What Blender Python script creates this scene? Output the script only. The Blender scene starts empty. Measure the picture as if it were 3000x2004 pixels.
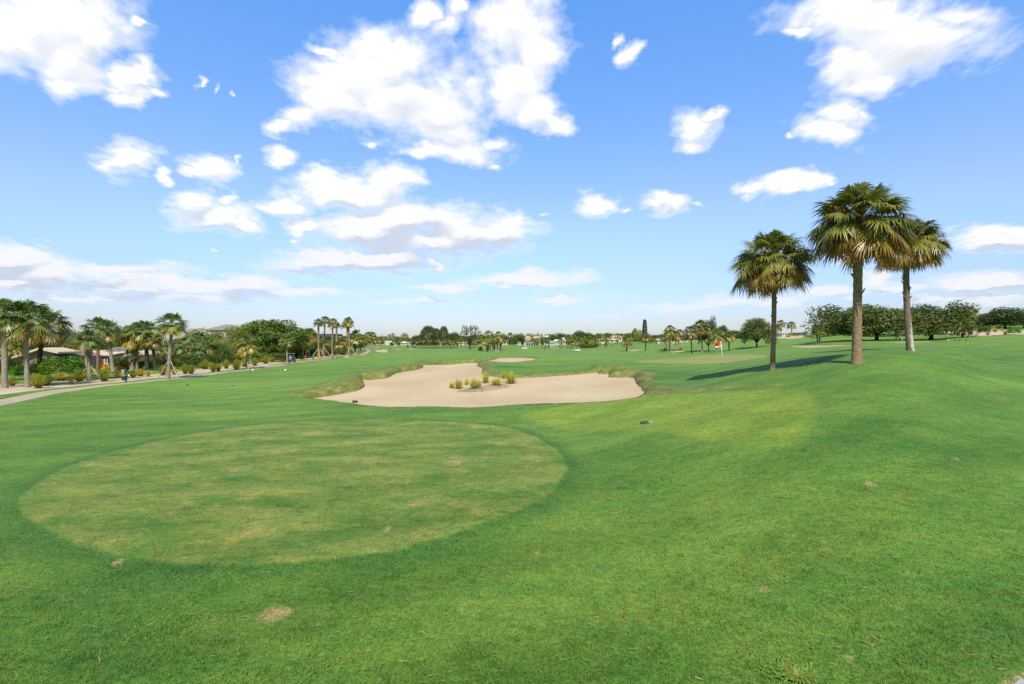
import bpy, math, random
import numpy as np
from mathutils import Vector, Matrix, Quaternion
from mathutils.geometry import delaunay_2d_cdt

random.seed(7)
sc = bpy.context.scene
col = sc.collection
R = math.radians
CAMZ = 4.2
EXPOSURE = 0.5
SKY_TINT_UP = (0.75, 0.95, 1.25, 1)
SKY_TINT_LOW = (1.0, 1.0, 1.0, 1)
F = 1500.0            # focal length in pixels of the 3000 px wide photograph
SUN_EL, SUN_DX, SUN_DY = R(51), 0.10, 1.0     # shadows fall along (-SUN_DX, SUN_DY)

# ------------------------------------------------------------------ helpers
def tag(o, label=None, cat=None, group=None, kind=None):
    if label: o['label'] = label
    if cat: o['category'] = cat
    if group: o['group'] = group
    if kind: o['kind'] = kind
    return o

def link(name, me, parent=None):
    o = bpy.data.objects.new(name, me)
    col.objects.link(o)
    if parent: o.parent = parent
    return o

def empty(name, loc, label=None, cat=None, group=None, rz=0):
    o = bpy.data.objects.new(name, None)
    col.objects.link(o)
    o.empty_display_size = 0.2
    o.location = loc
    o.rotation_euler = (0, 0, rz)
    return tag(o, label, cat, group)

def mesh_np(name, v, quads=None, tris=None, cols=None, mats=(), smooth=False, midx=None, attrs=None):
    """mesh from numpy arrays"""
    me = bpy.data.meshes.new(name)
    v = np.asarray(v, dtype=np.float32)
    me.vertices.add(len(v)); me.vertices.foreach_set('co', v.ravel())
    loops = []; starts = []; n = 0
    for arr, k in ((quads, 4), (tris, 3)):
        if arr is not None and len(arr):
            a = np.asarray(arr, dtype=np.int32)
            loops.append(a.ravel()); starts.append(n + np.arange(len(a)) * k); n += len(a) * k
    loops = np.concatenate(loops); starts = np.concatenate(starts).astype(np.int32)
    me.loops.add(n); me.loops.foreach_set('vertex_index', loops)
    me.polygons.add(len(starts)); me.polygons.foreach_set('loop_start', starts)
    if midx is not None: me.polygons.foreach_set('material_index', np.asarray(midx, dtype=np.int32))
    me.update(calc_edges=True)
    me.polygons.foreach_set('use_smooth', np.full(len(starts), smooth, dtype=bool))
    if cols is not None:
        a = me.color_attributes.new('Col', 'FLOAT_COLOR', 'POINT')
        c = np.ones((len(v), 4), dtype=np.float32); c[:, :3] = cols
        a.data.foreach_set('color', c.ravel())
    for k, arr in (attrs or {}).items():
        a = me.color_attributes.new(k, 'FLOAT_COLOR', 'POINT')
        c = np.ones((len(v), 4), dtype=np.float32); c[:, :3] = arr
        a.data.foreach_set('color', c.ravel())
    for m in mats: me.materials.append(m)
    me.validate()
    return me

class MB:
    """collects boxes, tubes and lathes into one mesh"""
    def __init__(s): s.v = []; s.f = []; s.m = []
    def add(s, vs, fs, mi=0):
        b = len(s.v); s.v += [tuple(x) for x in vs]
        s.f += [tuple(b + i for i in f) for f in fs]; s.m += [mi] * len(fs)
    def box(s, c, d, mi=0, rot=None, taper=1.0):
        hx, hy, hz = d[0] / 2, d[1] / 2, d[2] / 2
        vs = []
        for z, t in ((-hz, 1), (hz, taper)):
            for x, y in ((-hx, -hy), (hx, -hy), (hx, hy), (-hx, hy)):
                p = Vector((x * t, y * t, z))
                if rot: p = rot @ p
                vs.append(p + Vector(c))
        s.add(vs, [(3, 2, 1, 0), (4, 5, 6, 7), (0, 1, 5, 4), (1, 2, 6, 5), (2, 3, 7, 6), (3, 0, 4, 7)], mi)
    def tube(s, pts, rads, n=10, mi=0, caps=True):
        pts = [Vector(p) for p in pts]; vs = []; fs = []
        if not hasattr(rads, '__len__'): rads = [rads] * len(pts)
        ref = Vector((1, 0.13, 0.05)).normalized()
        for i, p in enumerate(pts):
            t = (pts[min(i + 1, len(pts) - 1)] - pts[max(i - 1, 0)]).normalized()
            a = ref - t * ref.dot(t)
            if a.length < 0.05: a = Vector((0, 1, 0)) - t * t.y
            a.normalize(); b = t.cross(a)
            for k in range(n):
                w = 2 * math.pi * k / n
                vs.append(p + (a * math.cos(w) + b * math.sin(w)) * rads[i])
        for i in range(len(pts) - 1):
            for k in range(n):
                k2 = (k + 1) % n
                fs.append((i * n + k, i * n + k2, (i + 1) * n + k2, (i + 1) * n + k))
        if caps:
            fs.append(tuple(range(n - 1, -1, -1)))
            fs.append(tuple((len(pts) - 1) * n + k for k in range(n)))
        s.add(vs, fs, mi)
    def prism(s, poly, axis, a, b, mi=0):
        """poly in the plane normal to axis, extruded from a to b"""
        n = len(poly); vs = []
        for w in (a, b):
            for p, q in poly:
                vs.append({'x': (w, p, q), 'y': (p, w, q), 'z': (p, q, w)}[axis])
        fs = [(i, (i + 1) % n, n + (i + 1) % n, n + i) for i in range(n)]
        fs += [tuple(range(n - 1, -1, -1)), tuple(range(n, 2 * n))]
        s.add(vs, fs, mi)
    def mesh(s, name, mats, smooth=False):
        me = bpy.data.meshes.new(name); me.from_pydata(s.v, [], s.f)
        for m in (mats if isinstance(mats, (list, tuple)) else [mats]): me.materials.append(m)
        me.polygons.foreach_set('material_index', s.m)
        me.polygons.foreach_set('use_smooth', [smooth] * len(s.f))
        import bmesh
        bm = bmesh.new(); bm.from_mesh(me); bmesh.ops.recalc_face_normals(bm, faces=bm.faces); bm.to_mesh(me); bm.free()
        me.update(); return me
    def build(s, name, mats, parent=None, smooth=False):
        return link(name, s.mesh(name, mats, smooth), parent)

# ------------------------------------------------------------------ materials
def newmat(name):
    m = bpy.data.materials.new(name); m.use_nodes = True
    nt = m.node_tree; nt.nodes.clear()
    return m, nt
class NT:
    """tiny node helper"""
    def __init__(s, nt): s.nt = nt
    def n(s, typ, **kw):
        nd = s.nt.nodes.new(typ)
        for k, v in kw.items():
            if k == 'ins':
                for i, x in v.items():
                    if hasattr(x, 'node'): s.nt.links.new(x, nd.inputs[i])
                    else: nd.inputs[i].default_value = x
            else: setattr(nd, k, v)
        return nd
    def math(s, op, a, b=0.0, c=0.0, clamp=False):
        nd = s.n('ShaderNodeMath', operation=op, use_clamp=clamp, ins={0: a, 1: b, 2: c}); return nd.outputs[0]
    def vmath(s, op, a, b=(0, 0, 0), out=0, scale=None):
        nd = s.n('ShaderNodeVectorMath', operation=op, ins={0: a, 1: b})
        if scale is not None:
            if hasattr(scale, 'node'): s.nt.links.new(scale, nd.inputs['Scale'])
            else: nd.inputs['Scale'].default_value = scale
        return nd.outputs[out]
    def mix(s, fac, a, b, blend='MIX', clampf=True):
        nd = s.n('ShaderNodeMix', data_type='RGBA', blend_type=blend, clamp_factor=clampf)
        for i, x in ((0, fac), (6, a), (7, b)):
            if hasattr(x, 'node'): s.nt.links.new(x, nd.inputs[i])
            else: nd.inputs[i].default_value = (x if i == 0 or len(x) == 4 else (*x, 1))
        return nd.outputs[2]
    def noise(s, vec, scale, detail=3, rough=0.55, out=0, dist=0.0):
        nd = s.n('ShaderNodeTexNoise', ins={'Scale': scale, 'Detail': detail, 'Roughness': rough, 'Distortion': dist})
        s.nt.links.new(vec, nd.inputs['Vector']); return nd.outputs[out]
    def sstep(s, x, a, b):
        nd = s.n('ShaderNodeMapRange', interpolation_type='SMOOTHSTEP', ins={0: x, 1: a, 2: b, 3: 0.0, 4: 1.0}); return nd.outputs[0]
    def lin(s, x, a, b, c=0.0, d=1.0):
        nd = s.n('ShaderNodeMapRange', ins={0: x, 1: a, 2: b, 3: c, 4: d}); return nd.outputs[0]

def plain(name, rgb, rough=0.6, var=0.12, scale=6.0, metal=0.0, bump=0.0):
    """painted / plastic / stone surface with a little uneven tone"""
    m, nt = newmat(name); T = NT(nt)
    pos = T.n('ShaderNodeNewGeometry').outputs['Position']
    f = T.noise(pos, scale, 4, 0.6)
    c = T.mix(T.lin(f, 0.3, 0.7), tuple(x * (1 - var) for x in rgb), tuple(min(1, x * (1 + var)) for x in rgb))
    p = T.n('ShaderNodeBsdfPrincipled', ins={'Base Color': c, 'Roughness': rough, 'Metallic': metal})
    if bump:
        b = T.n('ShaderNodeBump', ins={'Strength': bump, 'Distance': 0.05, 'Height': f}); nt.links.new(b.outputs[0], p.inputs['Normal'])
    o = T.n('ShaderNodeOutputMaterial'); nt.links.new(p.outputs[0], o.inputs[0])
    return m

def leafmat(name, mul=(1.08, 1.0, 0.74), trans=0.28, rough=0.5, spec=0.3, objvar=0.25):
    """foliage coloured from the mesh's own leaf colours, partly translucent"""
    m, nt = newmat(name); T = NT(nt)
    a = T.n('ShaderNodeVertexColor', layer_name='Col').outputs[0]
    rnd = T.n('ShaderNodeObjectInfo').outputs['Random']
    c = T.mix(1.0, a, (*mul, 1), 'MULTIPLY')
    v = T.lin(rnd, 0, 1, 1 - objvar, 1 + objvar)
    c = T.vmath('SCALE', c, scale=v)
    p = T.n('ShaderNodeBsdfPrincipled', ins={'Base Color': c, 'Roughness': rough, 'Specular IOR Level': spec})
    t = T.n('ShaderNodeBsdfTranslucent', ins={'Color': T.mix(1.0, c, (1.3, 1.25, 0.6, 1), 'MULTIPLY')})
    x = T.n('ShaderNodeMixShader', ins={0: trans}); nt.links.new(p.outputs[0], x.inputs[1]); nt.links.new(t.outputs[0], x.inputs[2])
    o = T.n('ShaderNodeOutputMaterial'); nt.links.new(x.outputs[0], o.inputs[0])
    return m

def barkmat(name, c1, c2, ring=9.0, rstr=0.5, pale=None):
    """palm or tree bark: rings, cracks, blotches"""
    m, nt = newmat(name); T = NT(nt)
    pos = T.n('ShaderNodeNewGeometry').outputs['Position']
    st = T.n('ShaderNodeMapping', ins={0: pos, 3: (9, 9, 2.0)}).outputs[0]
    crack = T.noise(st, 1.6, 5, 0.7)
    fl = T.n('ShaderNodeMapping', ins={0: pos, 3: (1.3, 1.3, ring)}).outputs[0]
    rings = T.noise(fl, 2.2, 3, 0.6, dist=0.3)
    blot = T.noise(pos, 1.1, 3, 0.6)
    h = T.math('ADD', T.math('MULTIPLY', crack, 0.55), T.math('MULTIPLY', rings, rstr))
    c = T.mix(T.lin(h, 0.36, 0.66), tuple(x * 0.5 for x in c1), c2)
    c = T.mix(T.lin(blot, 0.35, 0.7, 0, 0.55), c, c1)
    if pale:
        ps = T.n('ShaderNodeSeparateXYZ', ins={0: pos}).outputs; nx = T.n('ShaderNodeSeparateXYZ', ins={0: T.n('ShaderNodeNewGeometry').outputs['Normal']}).outputs[0]
        k_ = T.math('ADD', T.math('MULTIPLY', T.sstep(ps[2], 7.4, 4.6), 0.5), T.math('MULTIPLY', nx, 0.38))
        k_ = T.math('ADD', k_, T.math('MULTIPLY', T.math('SUBTRACT', T.noise(pos, 2.6, 4, 0.65), 0.5), 1.1))
        c = T.mix(T.sstep(k_, 0.36, 0.54), c, pale)
    p = T.n('ShaderNodeBsdfPrincipled', ins={'Base Color': c, 'Roughness': 0.9, 'Specular IOR Level': 0.1})
    b = T.n('ShaderNodeBump', ins={'Strength': 0.9, 'Distance': 0.04, 'Height': h}); nt.links.new(b.outputs[0], p.inputs['Normal'])
    o = T.n('ShaderNodeOutputMaterial'); nt.links.new(p.outputs[0], o.inputs[0])
    return m

M = {}
M['frond'] = leafmat('palm_leaf', trans=0.22, rough=0.38, spec=0.55, objvar=0.1)
M['leaf'] = leafmat('broad_leaf', trans=0.25, rough=0.55, spec=0.25, objvar=0.14)
M['tuft'] = leafmat('ornamental_grass_blade', trans=0.5, rough=0.6, spec=0.2, objvar=0.12)
M['bark_tan'] = barkmat('palm_bark_tan', (0.21, 0.15, 0.095), (0.36, 0.27, 0.17))
M['bark_grey'] = barkmat('palm_bark_grey', (0.2, 0.17, 0.13), (0.42, 0.38, 0.31))
M['bark_lichen'] = barkmat('palm_bark_lichen', (0.14, 0.11, 0.08), (0.27, 0.22, 0.16), pale=(0.42, 0.4, 0.36, 1))
M['bark_red'] = barkmat('palm_bark_red', (0.2, 0.12, 0.075), (0.3, 0.2, 0.13))
M['bark_dark'] = barkmat('tree_bark', (0.07, 0.058, 0.045), (0.14, 0.115, 0.09), ring=1.5, rstr=0.3)
M['stake'] = plain('support_timber', (0.42, 0.36, 0.27), 0.8)
M['stake_new'] = plain('new_support_timber', (0.52, 0.36, 0.14), 0.8)
M['white'] = plain('white_paint', (0.78, 0.77, 0.74), 0.6, 0.05)
M['black'] = plain('black_plastic', (0.018, 0.019, 0.022), 0.45, 0.2)
M['dgreen'] = plain('dark_green_enamel', (0.02, 0.035, 0.032), 0.4, 0.15)
M['red'] = plain('red_cloth', (0.75, 0.03, 0.02), 0.7, 0.1)
M['orange'] = plain('orange_plastic', (0.8, 0.13, 0.02), 0.5, 0.08)
M['skin'] = plain('skin', (0.45, 0.26, 0.18), 0.6)
M['navy'] = plain('navy_cloth', (0.03, 0.045, 0.09), 0.8)
M['blue'] = plain('light_blue_cloth', (0.28, 0.4, 0.6), 0.8)
M['maroon'] = plain('maroon_cloth', (0.16, 0.03, 0.035), 0.8)
M['grey'] = plain('grey_metal', (0.3, 0.3, 0.31), 0.4, 0.1, metal=0.3)
M['glass'] = plain('window_glass', (0.02, 0.028, 0.035), 0.08, 0.3)
M['tile_tan'] = plain('tan_roof_tile', (0.5, 0.4, 0.32), 0.85, 0.25, 3.0)
M['tile_terra'] = plain('terracotta_roof_tile', (0.46, 0.27, 0.19), 0.85, 0.25, 3.0)
M['tile_grey'] = plain('grey_roof_tile', (0.2, 0.19, 0.18), 0.85, 0.2, 3.0)
M['tile_dark'] = plain('dark_roof_tile', (0.07, 0.075, 0.085), 0.8, 0.2, 3.0)
M['tile_white'] = plain('white_roof_tile', (0.47, 0.44, 0.40), 0.8, 0.1, 3.0)
M['tile_green'] = plain('green_metal_roof', (0.16, 0.33, 0.27), 0.6, 0.1)
M['stucco_cream'] = plain('cream_stucco', (0.66, 0.57, 0.43), 0.9, 0.06)
M['stucco_white'] = plain('white_stucco', (0.52, 0.50, 0.46), 0.9, 0.05)
M['stucco_brown'] = plain('brown_stucco', (0.2, 0.14, 0.11), 0.9, 0.1)
M['stucco_grey'] = plain('grey_stucco', (0.38, 0.4, 0.42), 0.9, 0.06)
M['rock'] = plain('pale_rock', (0.42, 0.38, 0.33), 0.9, 0.3, 2.0, bump=0.5)
M['litter'] = plain('dry_leaf', (0.34, 0.22, 0.12), 0.8, 0.4, 40.0)
M['log'] = plain('weathered_log', (0.045, 0.035, 0.022), 0.8, 0.3, 20.0)
M['yellow'] = plain('yellow_plastic', (0.7, 0.52, 0.1), 0.5)

# ------------------------------------------------------------------ terrain
# (photo x, photo y, distance) -> a surveyed point of the ground
CP = [(1040,1180,35.4),(1400,1193,31.5),(1180,1100,48),(1300,1072,57),(1400,1062,60),(1500,1055,68),(1400,1042,100),(1080,1080,65),
 (1050,1050,110),(1200,1040,125),(1430,1032,160),(1430,1030,200),(1250,1024,270),(1596,1028,230),(1600,1040,130),(1836,1029,190),
 (1690,1029,235),(1700,1045,90),(1600,1060,62),(1600,1085,50),(1760,1085,47),(1890,1158,33),(1700,1185,29.5),(1500,1190,30.5),
 (1900,1150,29),(2100,1140,27.5),(2300,1128,26),(2000,1110,40),(2000,1068,52),(2107,1056,58),(1850,1060,58),(2230,1046,64),
 (2263,1083,31),(2100,1092,40),(2505,1064,27),(2665,1028,30),(2505,1140,21.5),(2505,1270,15.8),(2505,1446,11.6),(2505,1700,8.4),
 (2505,2004,6.25),(2900,2004,6.2),(2900,1600,9.6),(2900,1300,15.2),(2900,1150,23),(2900,1080,31),(2900,1030,46),(2900,1003,75),
 (2960,984,120),(2000,1250,20),(2000,1180,26),(2000,1145,28.5),(1700,1240,25.5),(1700,1370,17),(2000,1450,13.6),(2400,1013,105),
 (2397,1000,130),(2216,1018,165),(2216,1037,85),(2400,1025,70),(2528,996,115),(2568,996,120),(2627,983,140),(2728,995,120),
 (2819,988,112),(2700,968,150),(2900,967,155),(2990,975,140),(2640,1001,100),(2780,1000,105),(2600,1011,60),(2960,996,80),
 (2080,1030,165),(1961,1031,165),(2000,1004,230),(2150,999,230),(1836,1008,300),(1750,999,330),(1700,1013,270),(2300,990,200),
 (1500,1011,430),(1300,1012,430),(1100,1014,330),(1200,1022,250),(1130,1031,170),(1640,1011,420),(2000,998,420),(2500,975,300),(2900,955,300),
 (3150,1040,40),(3150,1400,12.5),(3150,2004,6.3),(3150,990,110)]
cpa = []; cpl = []; cpz = []
def _al(x, y):
    a = np.clip(np.arctan2(x, y) / (math.pi / 4), -1.5, 1.5)
    l = np.log(np.clip(np.hypot(x, y), 5.0, 900.0))
    return a * 1.6, l * 1.0
def _cp(px, D, z):
    X = (px - 1500) / F * D; a, l = _al(np.array(X), np.array(D)); cpa.append(float(a)); cpl.append(float(l)); cpz.append(z)
for px, py, D in CP: _cp(px, D, CAMZ - (py - 1002) / F * D)
for px in (-500, 0, 450, 900, 1250):
    for D, z in ((5.5, 0), (8.5, 0), (13, 0), (19, 0), (26.5, 0.0)): _cp(px, D, z)
for D, z in ((5.5, 0), (8.5, 0), (13, 0), (19, 0.02)): _cp(1600, D, z)
for px, D, z in ((-500,36,0),(0,36,0),(450,40,0),(850,38,0.02),(0,58,0),(450,60,0),(750,80,0.05),(980,120,0.05),(1000,200,0.5),(700,120,0.1),(300,90,0.05),
                 (100,150,0.3),(600,200,0.5),(-500,100,0.2),(1000,430,1.5),(500,430,1.5),(0,300,1),(1500,800,3),(500,800,3),(2500,800,10),(-400,800,3),(3300,500,10),(3300,900,12)):
    _cp(px, D, z)
cpa = np.array(cpa); cpl = np.array(cpl); cpz = np.array(cpz)
def _phi(r2): return 0.5 * r2 * np.log(r2 + 1e-9)
NCP = len(cpz)
_d2 = (cpa[:, None] - cpa[None]) ** 2 + (cpl[:, None] - cpl[None]) ** 2
A = np.zeros((NCP + 3, NCP + 3)); A[:NCP, :NCP] = _phi(_d2) + np.eye(NCP) * 0.004
A[:NCP, NCP] = 1; A[:NCP, NCP + 1] = cpa; A[:NCP, NCP + 2] = cpl; A[NCP:, :NCP] = A[:NCP, NCP:].T
W = np.linalg.solve(A, np.concatenate([cpz, np.zeros(3)]))
def H0(x, y):
    x = np.atleast_1d(np.asarray(x, float)); y = np.atleast_1d(np.asarray(y, float))
    a, l = _al(x, y); out = np.empty(len(x))
    for s in range(0, len(x), 20000):
        aa = a[s:s + 20000]; ll = l[s:s + 20000]
        d2 = (aa[:, None] - cpa[None]) ** 2 + (ll[:, None] - cpl[None]) ** 2
        out[s:s + 20000] = _phi(d2) @ W[:NCP] + W[NCP] + W[NCP + 1] * aa + W[NCP + 2] * ll
    return np.clip(out, -1.0, 14.0)

_DS = np.geomspace(4.0, 900, 900)
def unproj(px, py, h=H0):
    """first point where the sight line through a photo pixel meets the ground"""
    u = (px - 1500) / F; v = (1002 - py) / F
    z = CAMZ + v * _DS; g = h(u * _DS, _DS); below = np.nonzero(z < g)[0]
    if len(below) == 0: D = 400.0
    else:
        i = below[0]
        if i == 0: D = _DS[0]
        else:
            a = z[i - 1] - g[i - 1]; b = g[i] - z[i]; D = _DS[i - 1] + (_DS[i] - _DS[i - 1]) * a / (a + b)
    return (u * D, D)
def upoly(pts): return np.array([unproj(*p) for p in pts])
def at(px, D): return ((px - 1500) / F * D, D)

def resample(poly, step, closed=True):
    P = np.asarray(poly, float)
    if closed: P = np.vstack([P, P[:1]])
    seg = np.hypot(*(P[1:] - P[:-1]).T); t = np.concatenate([[0], np.cumsum(seg)])
    k = max(6, int(t[-1] / step)); q = np.linspace(0, t[-1], k + 1)
    Q = np.stack([np.interp(q, t, P[:, 0]), np.interp(q, t, P[:, 1])], 1)
    return Q[:-1] if closed else Q
def smooth(poly, it=2):
    P = np.asarray(poly, float)
    for _ in range(it):
        N = np.roll(P, -1, 0); P = np.stack([0.75 * P + 0.25 * N, 0.25 * P + 0.75 * N], 1).reshape(-1, 2)
    return P
def inside(P, x, y):
    r = np.zeros(len(x), bool); j = len(P) - 1
    for i in range(len(P)):
        xi, yi = P[i]; xj, yj = P[j]
        if yi != yj:
            c = ((yi > y) != (yj > y)) & (x < (xj - xi) * (y - yi) / (yj - yi) + xi); r ^= c
        j = i
    return r
def sdf(P, x, y, reach=1e9):
    """signed distance, negative inside"""
    P = np.asarray(P); d = np.full(len(x), 1e9)
    lo = P.min(0) - reach; hi = P.max(0) + reach
    k = np.nonzero((x > lo[0]) & (x < hi[0]) & (y > lo[1]) & (y < hi[1]))[0]
    if len(k):
        X = x[k]; Y = y[k]; dd = np.full(len(k), 1e18)
        for i in range(len(P)):
            ax, ay = P[i - 1]; bx, by = P[i]; ex, ey = bx - ax, by - ay; L = ex * ex + ey * ey + 1e-12
            t = np.clip(((X - ax) * ex + (Y - ay) * ey) / L, 0, 1)
            dd = np.minimum(dd, (X - ax - t * ex) ** 2 + (Y - ay - t * ey) ** 2)
        s = np.sqrt(dd); s[inside(P, X, Y)] *= -1; d[k] = s
    return d

BUNK = upoly([(897,1170.7),(961,1171.7),(999,1177),(1042,1183.5),(1063,1186.6),(1127,1192),(1200,1193),(1385,1194),(1487,1188),(1650,1180),
 (1778,1174.7),(1901,1159.8),(1884,1142.7),(1880,1132),(1865,1124.6),(1860,1115),(1861,1105.5),(1841,1102),(1810,1103.4),(1782,1102),
 (1787,1090),(1769,1092.5),(1766,1088),(1751,1093.5),(1756,1085),(1700,1092.7),(1650,1096.5),(1515,1102),(1430,1099),(1408.7,1089.5),(1417,1081),
 (1411,1074.6),(1395,1070),(1409,1061.8),(1370,1061.4),(1336,1065),(1285,1068),(1232,1069),(1241,1077.8),(1157,1089.8),(1146,1102.5),
 (1099,1110),(1054,1111),(1069,1125),(1061,1137.7),(999,1150.5),(935,1161)])
BUNK2 = upoly([(1420,1057.6),(1424,1061.4),(1477,1061.8),(1515,1059.7),(1566,1055.4),(1579,1048),(1455,1047),(1453,1051.6),(1434,1054)])
rj = np.random.default_rng(3)
def rough_edge(P, step, amp):
    Q = resample(smooth(P, 1), step); k = len(Q)
    no = np.roll(Q, -1, 0) - np.roll(Q, 1, 0); no = np.stack([no[:, 1], -no[:, 0]], 1) / (np.hypot(*no.T)[:, None] + 1e-9)
    w = rj.normal(size=k); w = (w + np.roll(w, 1) + np.roll(w, 2)) / 1.7
    return Q + no * (w * amp)[:, None]
TEE = smooth(upoly([(54,1483),(70,1451),(128,1407),(255,1349),(447,1298),(639,1263),(830,1240),(1022,1233),(1214,1235),(1405,1246),(1500,1257),(1564,1279),
 (1628,1317),(1660,1362),(1656,1394),(1615,1445),(1564,1483),(1405,1545),(1214,1611),(1022,1645),(766,1664),(575,1664),(447,1651),(319,1630),(192,1585),(96,1534)]), 2)
GREEN = smooth(upoly([(1854,1059),(1927,1052),(2001,1048),(2065,1040),(2150,1038.5),(2245,1039),(2245,1047),(2171,1058),(2110,1065),(1987,1065.6),(1880,1062.5)]), 2)
BRIGHT = smooth(upoly([(1560,1205),(1775,1168),(2330,1136),(2378,1152),(2390,1205),(2362,1266),(2330,1300),(2290,1312),(2075,1285),(1819,1253),(1500,1231)]), 1)
OLIVE = [upoly(p) for p in (
 [(850,1168),(840,1155),(914,1135),(978,1124),(1016,1103),(1041,1097),(1084,1088),(1148,1078),(1222,1069),(1245,1078),(1157,1091),(1146,1103),(1100,1112),(1055,1112),(1070,1125),(1060,1139),(935,1162),(900,1171)],
 [(1756,1086),(1800,1064),(1832,1072),(1880,1092),(1925,1100),(1905,1128),(1950,1138),(2000,1140),(2100,1133),(2300,1125),(2300,1130),(2100,1140),(2000,1150),(1902,1160),(1880,1132),(1861,1106),(1785,1103),(1770,1092)],
 [(1395,1070),(1410,1062),(1455,1065),(1440,1085),(1480,1102),(1430,1099),(1408,1089),(1417,1081)])]
path_c = [(-29.5,18),(-33.4,30)] + [unproj(*p) for p in [(0,1178.5),(115,1156),(207,1141),(300,1129.5),(400,1120),(500,1111.5),(560,1103),(620,1094),(700,1085),(780,1075.5),(850,1065.5),(920,1055.5),(1000,1047),(1060,1040),(1080,1030),(1078,1022)]]
path_c = resample(path_c, 2.0, closed=False)
t_ = np.gradient(path_c, axis=0); t_ /= np.hypot(*t_.T)[:, None]; nrm = np.stack([t_[:, 1], -t_[:, 0]], 1)
PATH = np.vstack([path_c + nrm * 0.98, (path_c - nrm * 0.98)[::-1]])
BED = smooth(upoly([(-260,1190),(0,1159),(92,1146),(190,1133),(290,1124),(345,1119.5),(440,1110),(505,1105),(560,1097.5),(620,1088.5),(700,1080),(780,1071.5),(845,1061.5),(880,1054),
   (886,1048.5),(840,1049.5),(806,1054),(748,1064),(650,1071),(574,1082),(500,1090),(459,1095),(344,1106),(207,1114),(92,1122),(0,1128),(-260,1140)]), 1)
GRAVEL = upoly([(890,1052),(905,1046),(960,1041),(1010,1037),(1050,1037),(1040,1039.5),(985,1044.5),(905,1053)])
SANDS = [('sand_bunker', BUNK2, 0.12), ('sand_bunker', upoly([(2307,1013.4),(2326,1011),(2397,1012.6),(2503,1008),(2503,1011),(2426,1016),(2383,1018),(2339,1017)]), 0.1),
 ('sand_bunker', upoly([(2611,1001.6),(2700,999.6),(2766,1000),(2766,1001.6),(2690,1003.4),(2611,1003.4)]), 0.1),
 ('sand_dune', upoly([(2687,971),(2753,966),(2838,966),(2930,968),(3000,968),(3080,970),(3080,978),(2949,980),(2890,984),(2835,983.4),(2811,980),(2796,976),(2753,974)]), 0.02),
 ('sand_dune', upoly([(2232,990.7),(2274,986),(2325,984),(2359,987),(2344,991.5),(2296,992)]), 0.02),
 ('sand_bunker', upoly([(1084,1029.4),(1106,1031),(1100,1028),(1092,1024),(1119,1025.4),(1112,1021.8),(1139,1024),(1135,1028),(1144,1032),(1115,1033)]), 0.12),
 ('sand_bunker', upoly([(1087,1016),(1112,1015.5),(1118,1017.5),(1100,1018)]), 0.1),
 ('sand_bunker', upoly([(1138,1017.7),(1152,1019),(1165,1023),(1179,1024),(1179,1025.6),(1165,1025.2),(1149,1021)]), 0.1),
 ('sand_bunker', upoly([(1185,1023),(1209,1021.4),(1236,1022.8),(1211,1024.4)]), 0.1),
 ('sand_path', upoly([(1428,1018),(1440,1018),(1468,1027),(1462,1028.5),(1445,1027)]), 0.02),
 ('sand_path', upoly([(1940,1031),(1990,1028.5),(2010,1027),(2005,1030),(1960,1033)]), 0.02),
 ('sand_path', upoly([(1832,1028),(1860,1024.6),(1895,1024.6),(1870,1027),(1845,1029.6)]), 0.02)]
LAKES = [np.array([at(1236,300),at(1400,318),at(1405,385),at(1290,398),at(1215,385),at(1215,330)]),
         np.array([at(1575,330),at(1600,300),at(1640,276),at(1700,274),at(1712,300),at(1668,365),at(1600,395),at(1552,385)])]
WALK = upoly([(2935,2050),(2965,2012),(3000,1990),(3140,1915),(3300,1860),(3400,2100),(3000,2200)])

polys = []           # (kind, polygon, drop of its surface below the ground beside it)
polys.append(('bunker', rough_edge(BUNK, 0.28, 0.035), 0.13))
for nm, P, dr in SANDS:
    D = P[:, 1].mean(); polys.append((nm, rough_edge(P, D / 110, D / 900), dr))
polys.append(('path', resample(PATH, 1.2), 0.0)); polys.append(('bed', rough_edge(BED, 0.7, 0.08), 0.03))
polys.append(('gravel', rough_edge(GRAVEL, 1.2, 0.15), 0.02)); polys.append(('walk', resample(smooth(WALK, 1), 0.15), -0.03))
for L in LAKES: polys.append(('water', resample(smooth(L, 2), 4.0), 0.05))
BP = polys[0][1]; BP2 = polys[1][1]

def lip(x, y):
    """grass banks heaped round the far and left edges of the two bunkers, hollow floor inside"""
    z = np.zeros(len(x))
    d = sdf(BP, x, y, 6.0); k = (d > 0) & (d < 6)
    far = np.clip((y - (33 + 0.1 * np.abs(x))) / 6.0, 0, 1)
    hgt = np.where(x < -3.5, 0.55, 0.2) * far + np.where(x > 7.5, 0.32, 0) * np.clip((y - 32) / 6, 0, 1)
    z[k] += (hgt * (d / 0.9) * np.exp(1 - d / 0.9))[k] * 0.8
    d2 = sdf(BP2, x, y, 6.0); k = (d2 > 0) & (d2 < 6)
    z[k] += (0.18 * (d2 / 1.0) * np.exp(1 - d2 / 1.0))[k] * np.clip((y[k] - 66) / 4, 0, 1)
    k = d < 0; z[k] -= 0.22 * np.clip(-d[k] / 4.0, 0, 1)
    dt = sdf(TEE, x, y, 3.0); z += 0.07 * (1 - np.clip(dt / 0.5, -0.2, 1)) * (dt < 0.5)      # the tee stands a little proud
    return z
def hummock(x, y):
    r = np.hypot(x, y)
    s = np.clip((r - 8) / 30, 0, 1) * np.exp(-r / 300)
    return s * (0.07 * np.sin(x * 0.23 + 1.3 * np.sin(y * 0.11)) * np.sin(y * 0.19 + 0.7 * np.sin(x * 0.13)) + 0.03 * np.sin(x * 0.71 + y * 0.33) * np.sin(y * 0.57 - x * 0.29))
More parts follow.
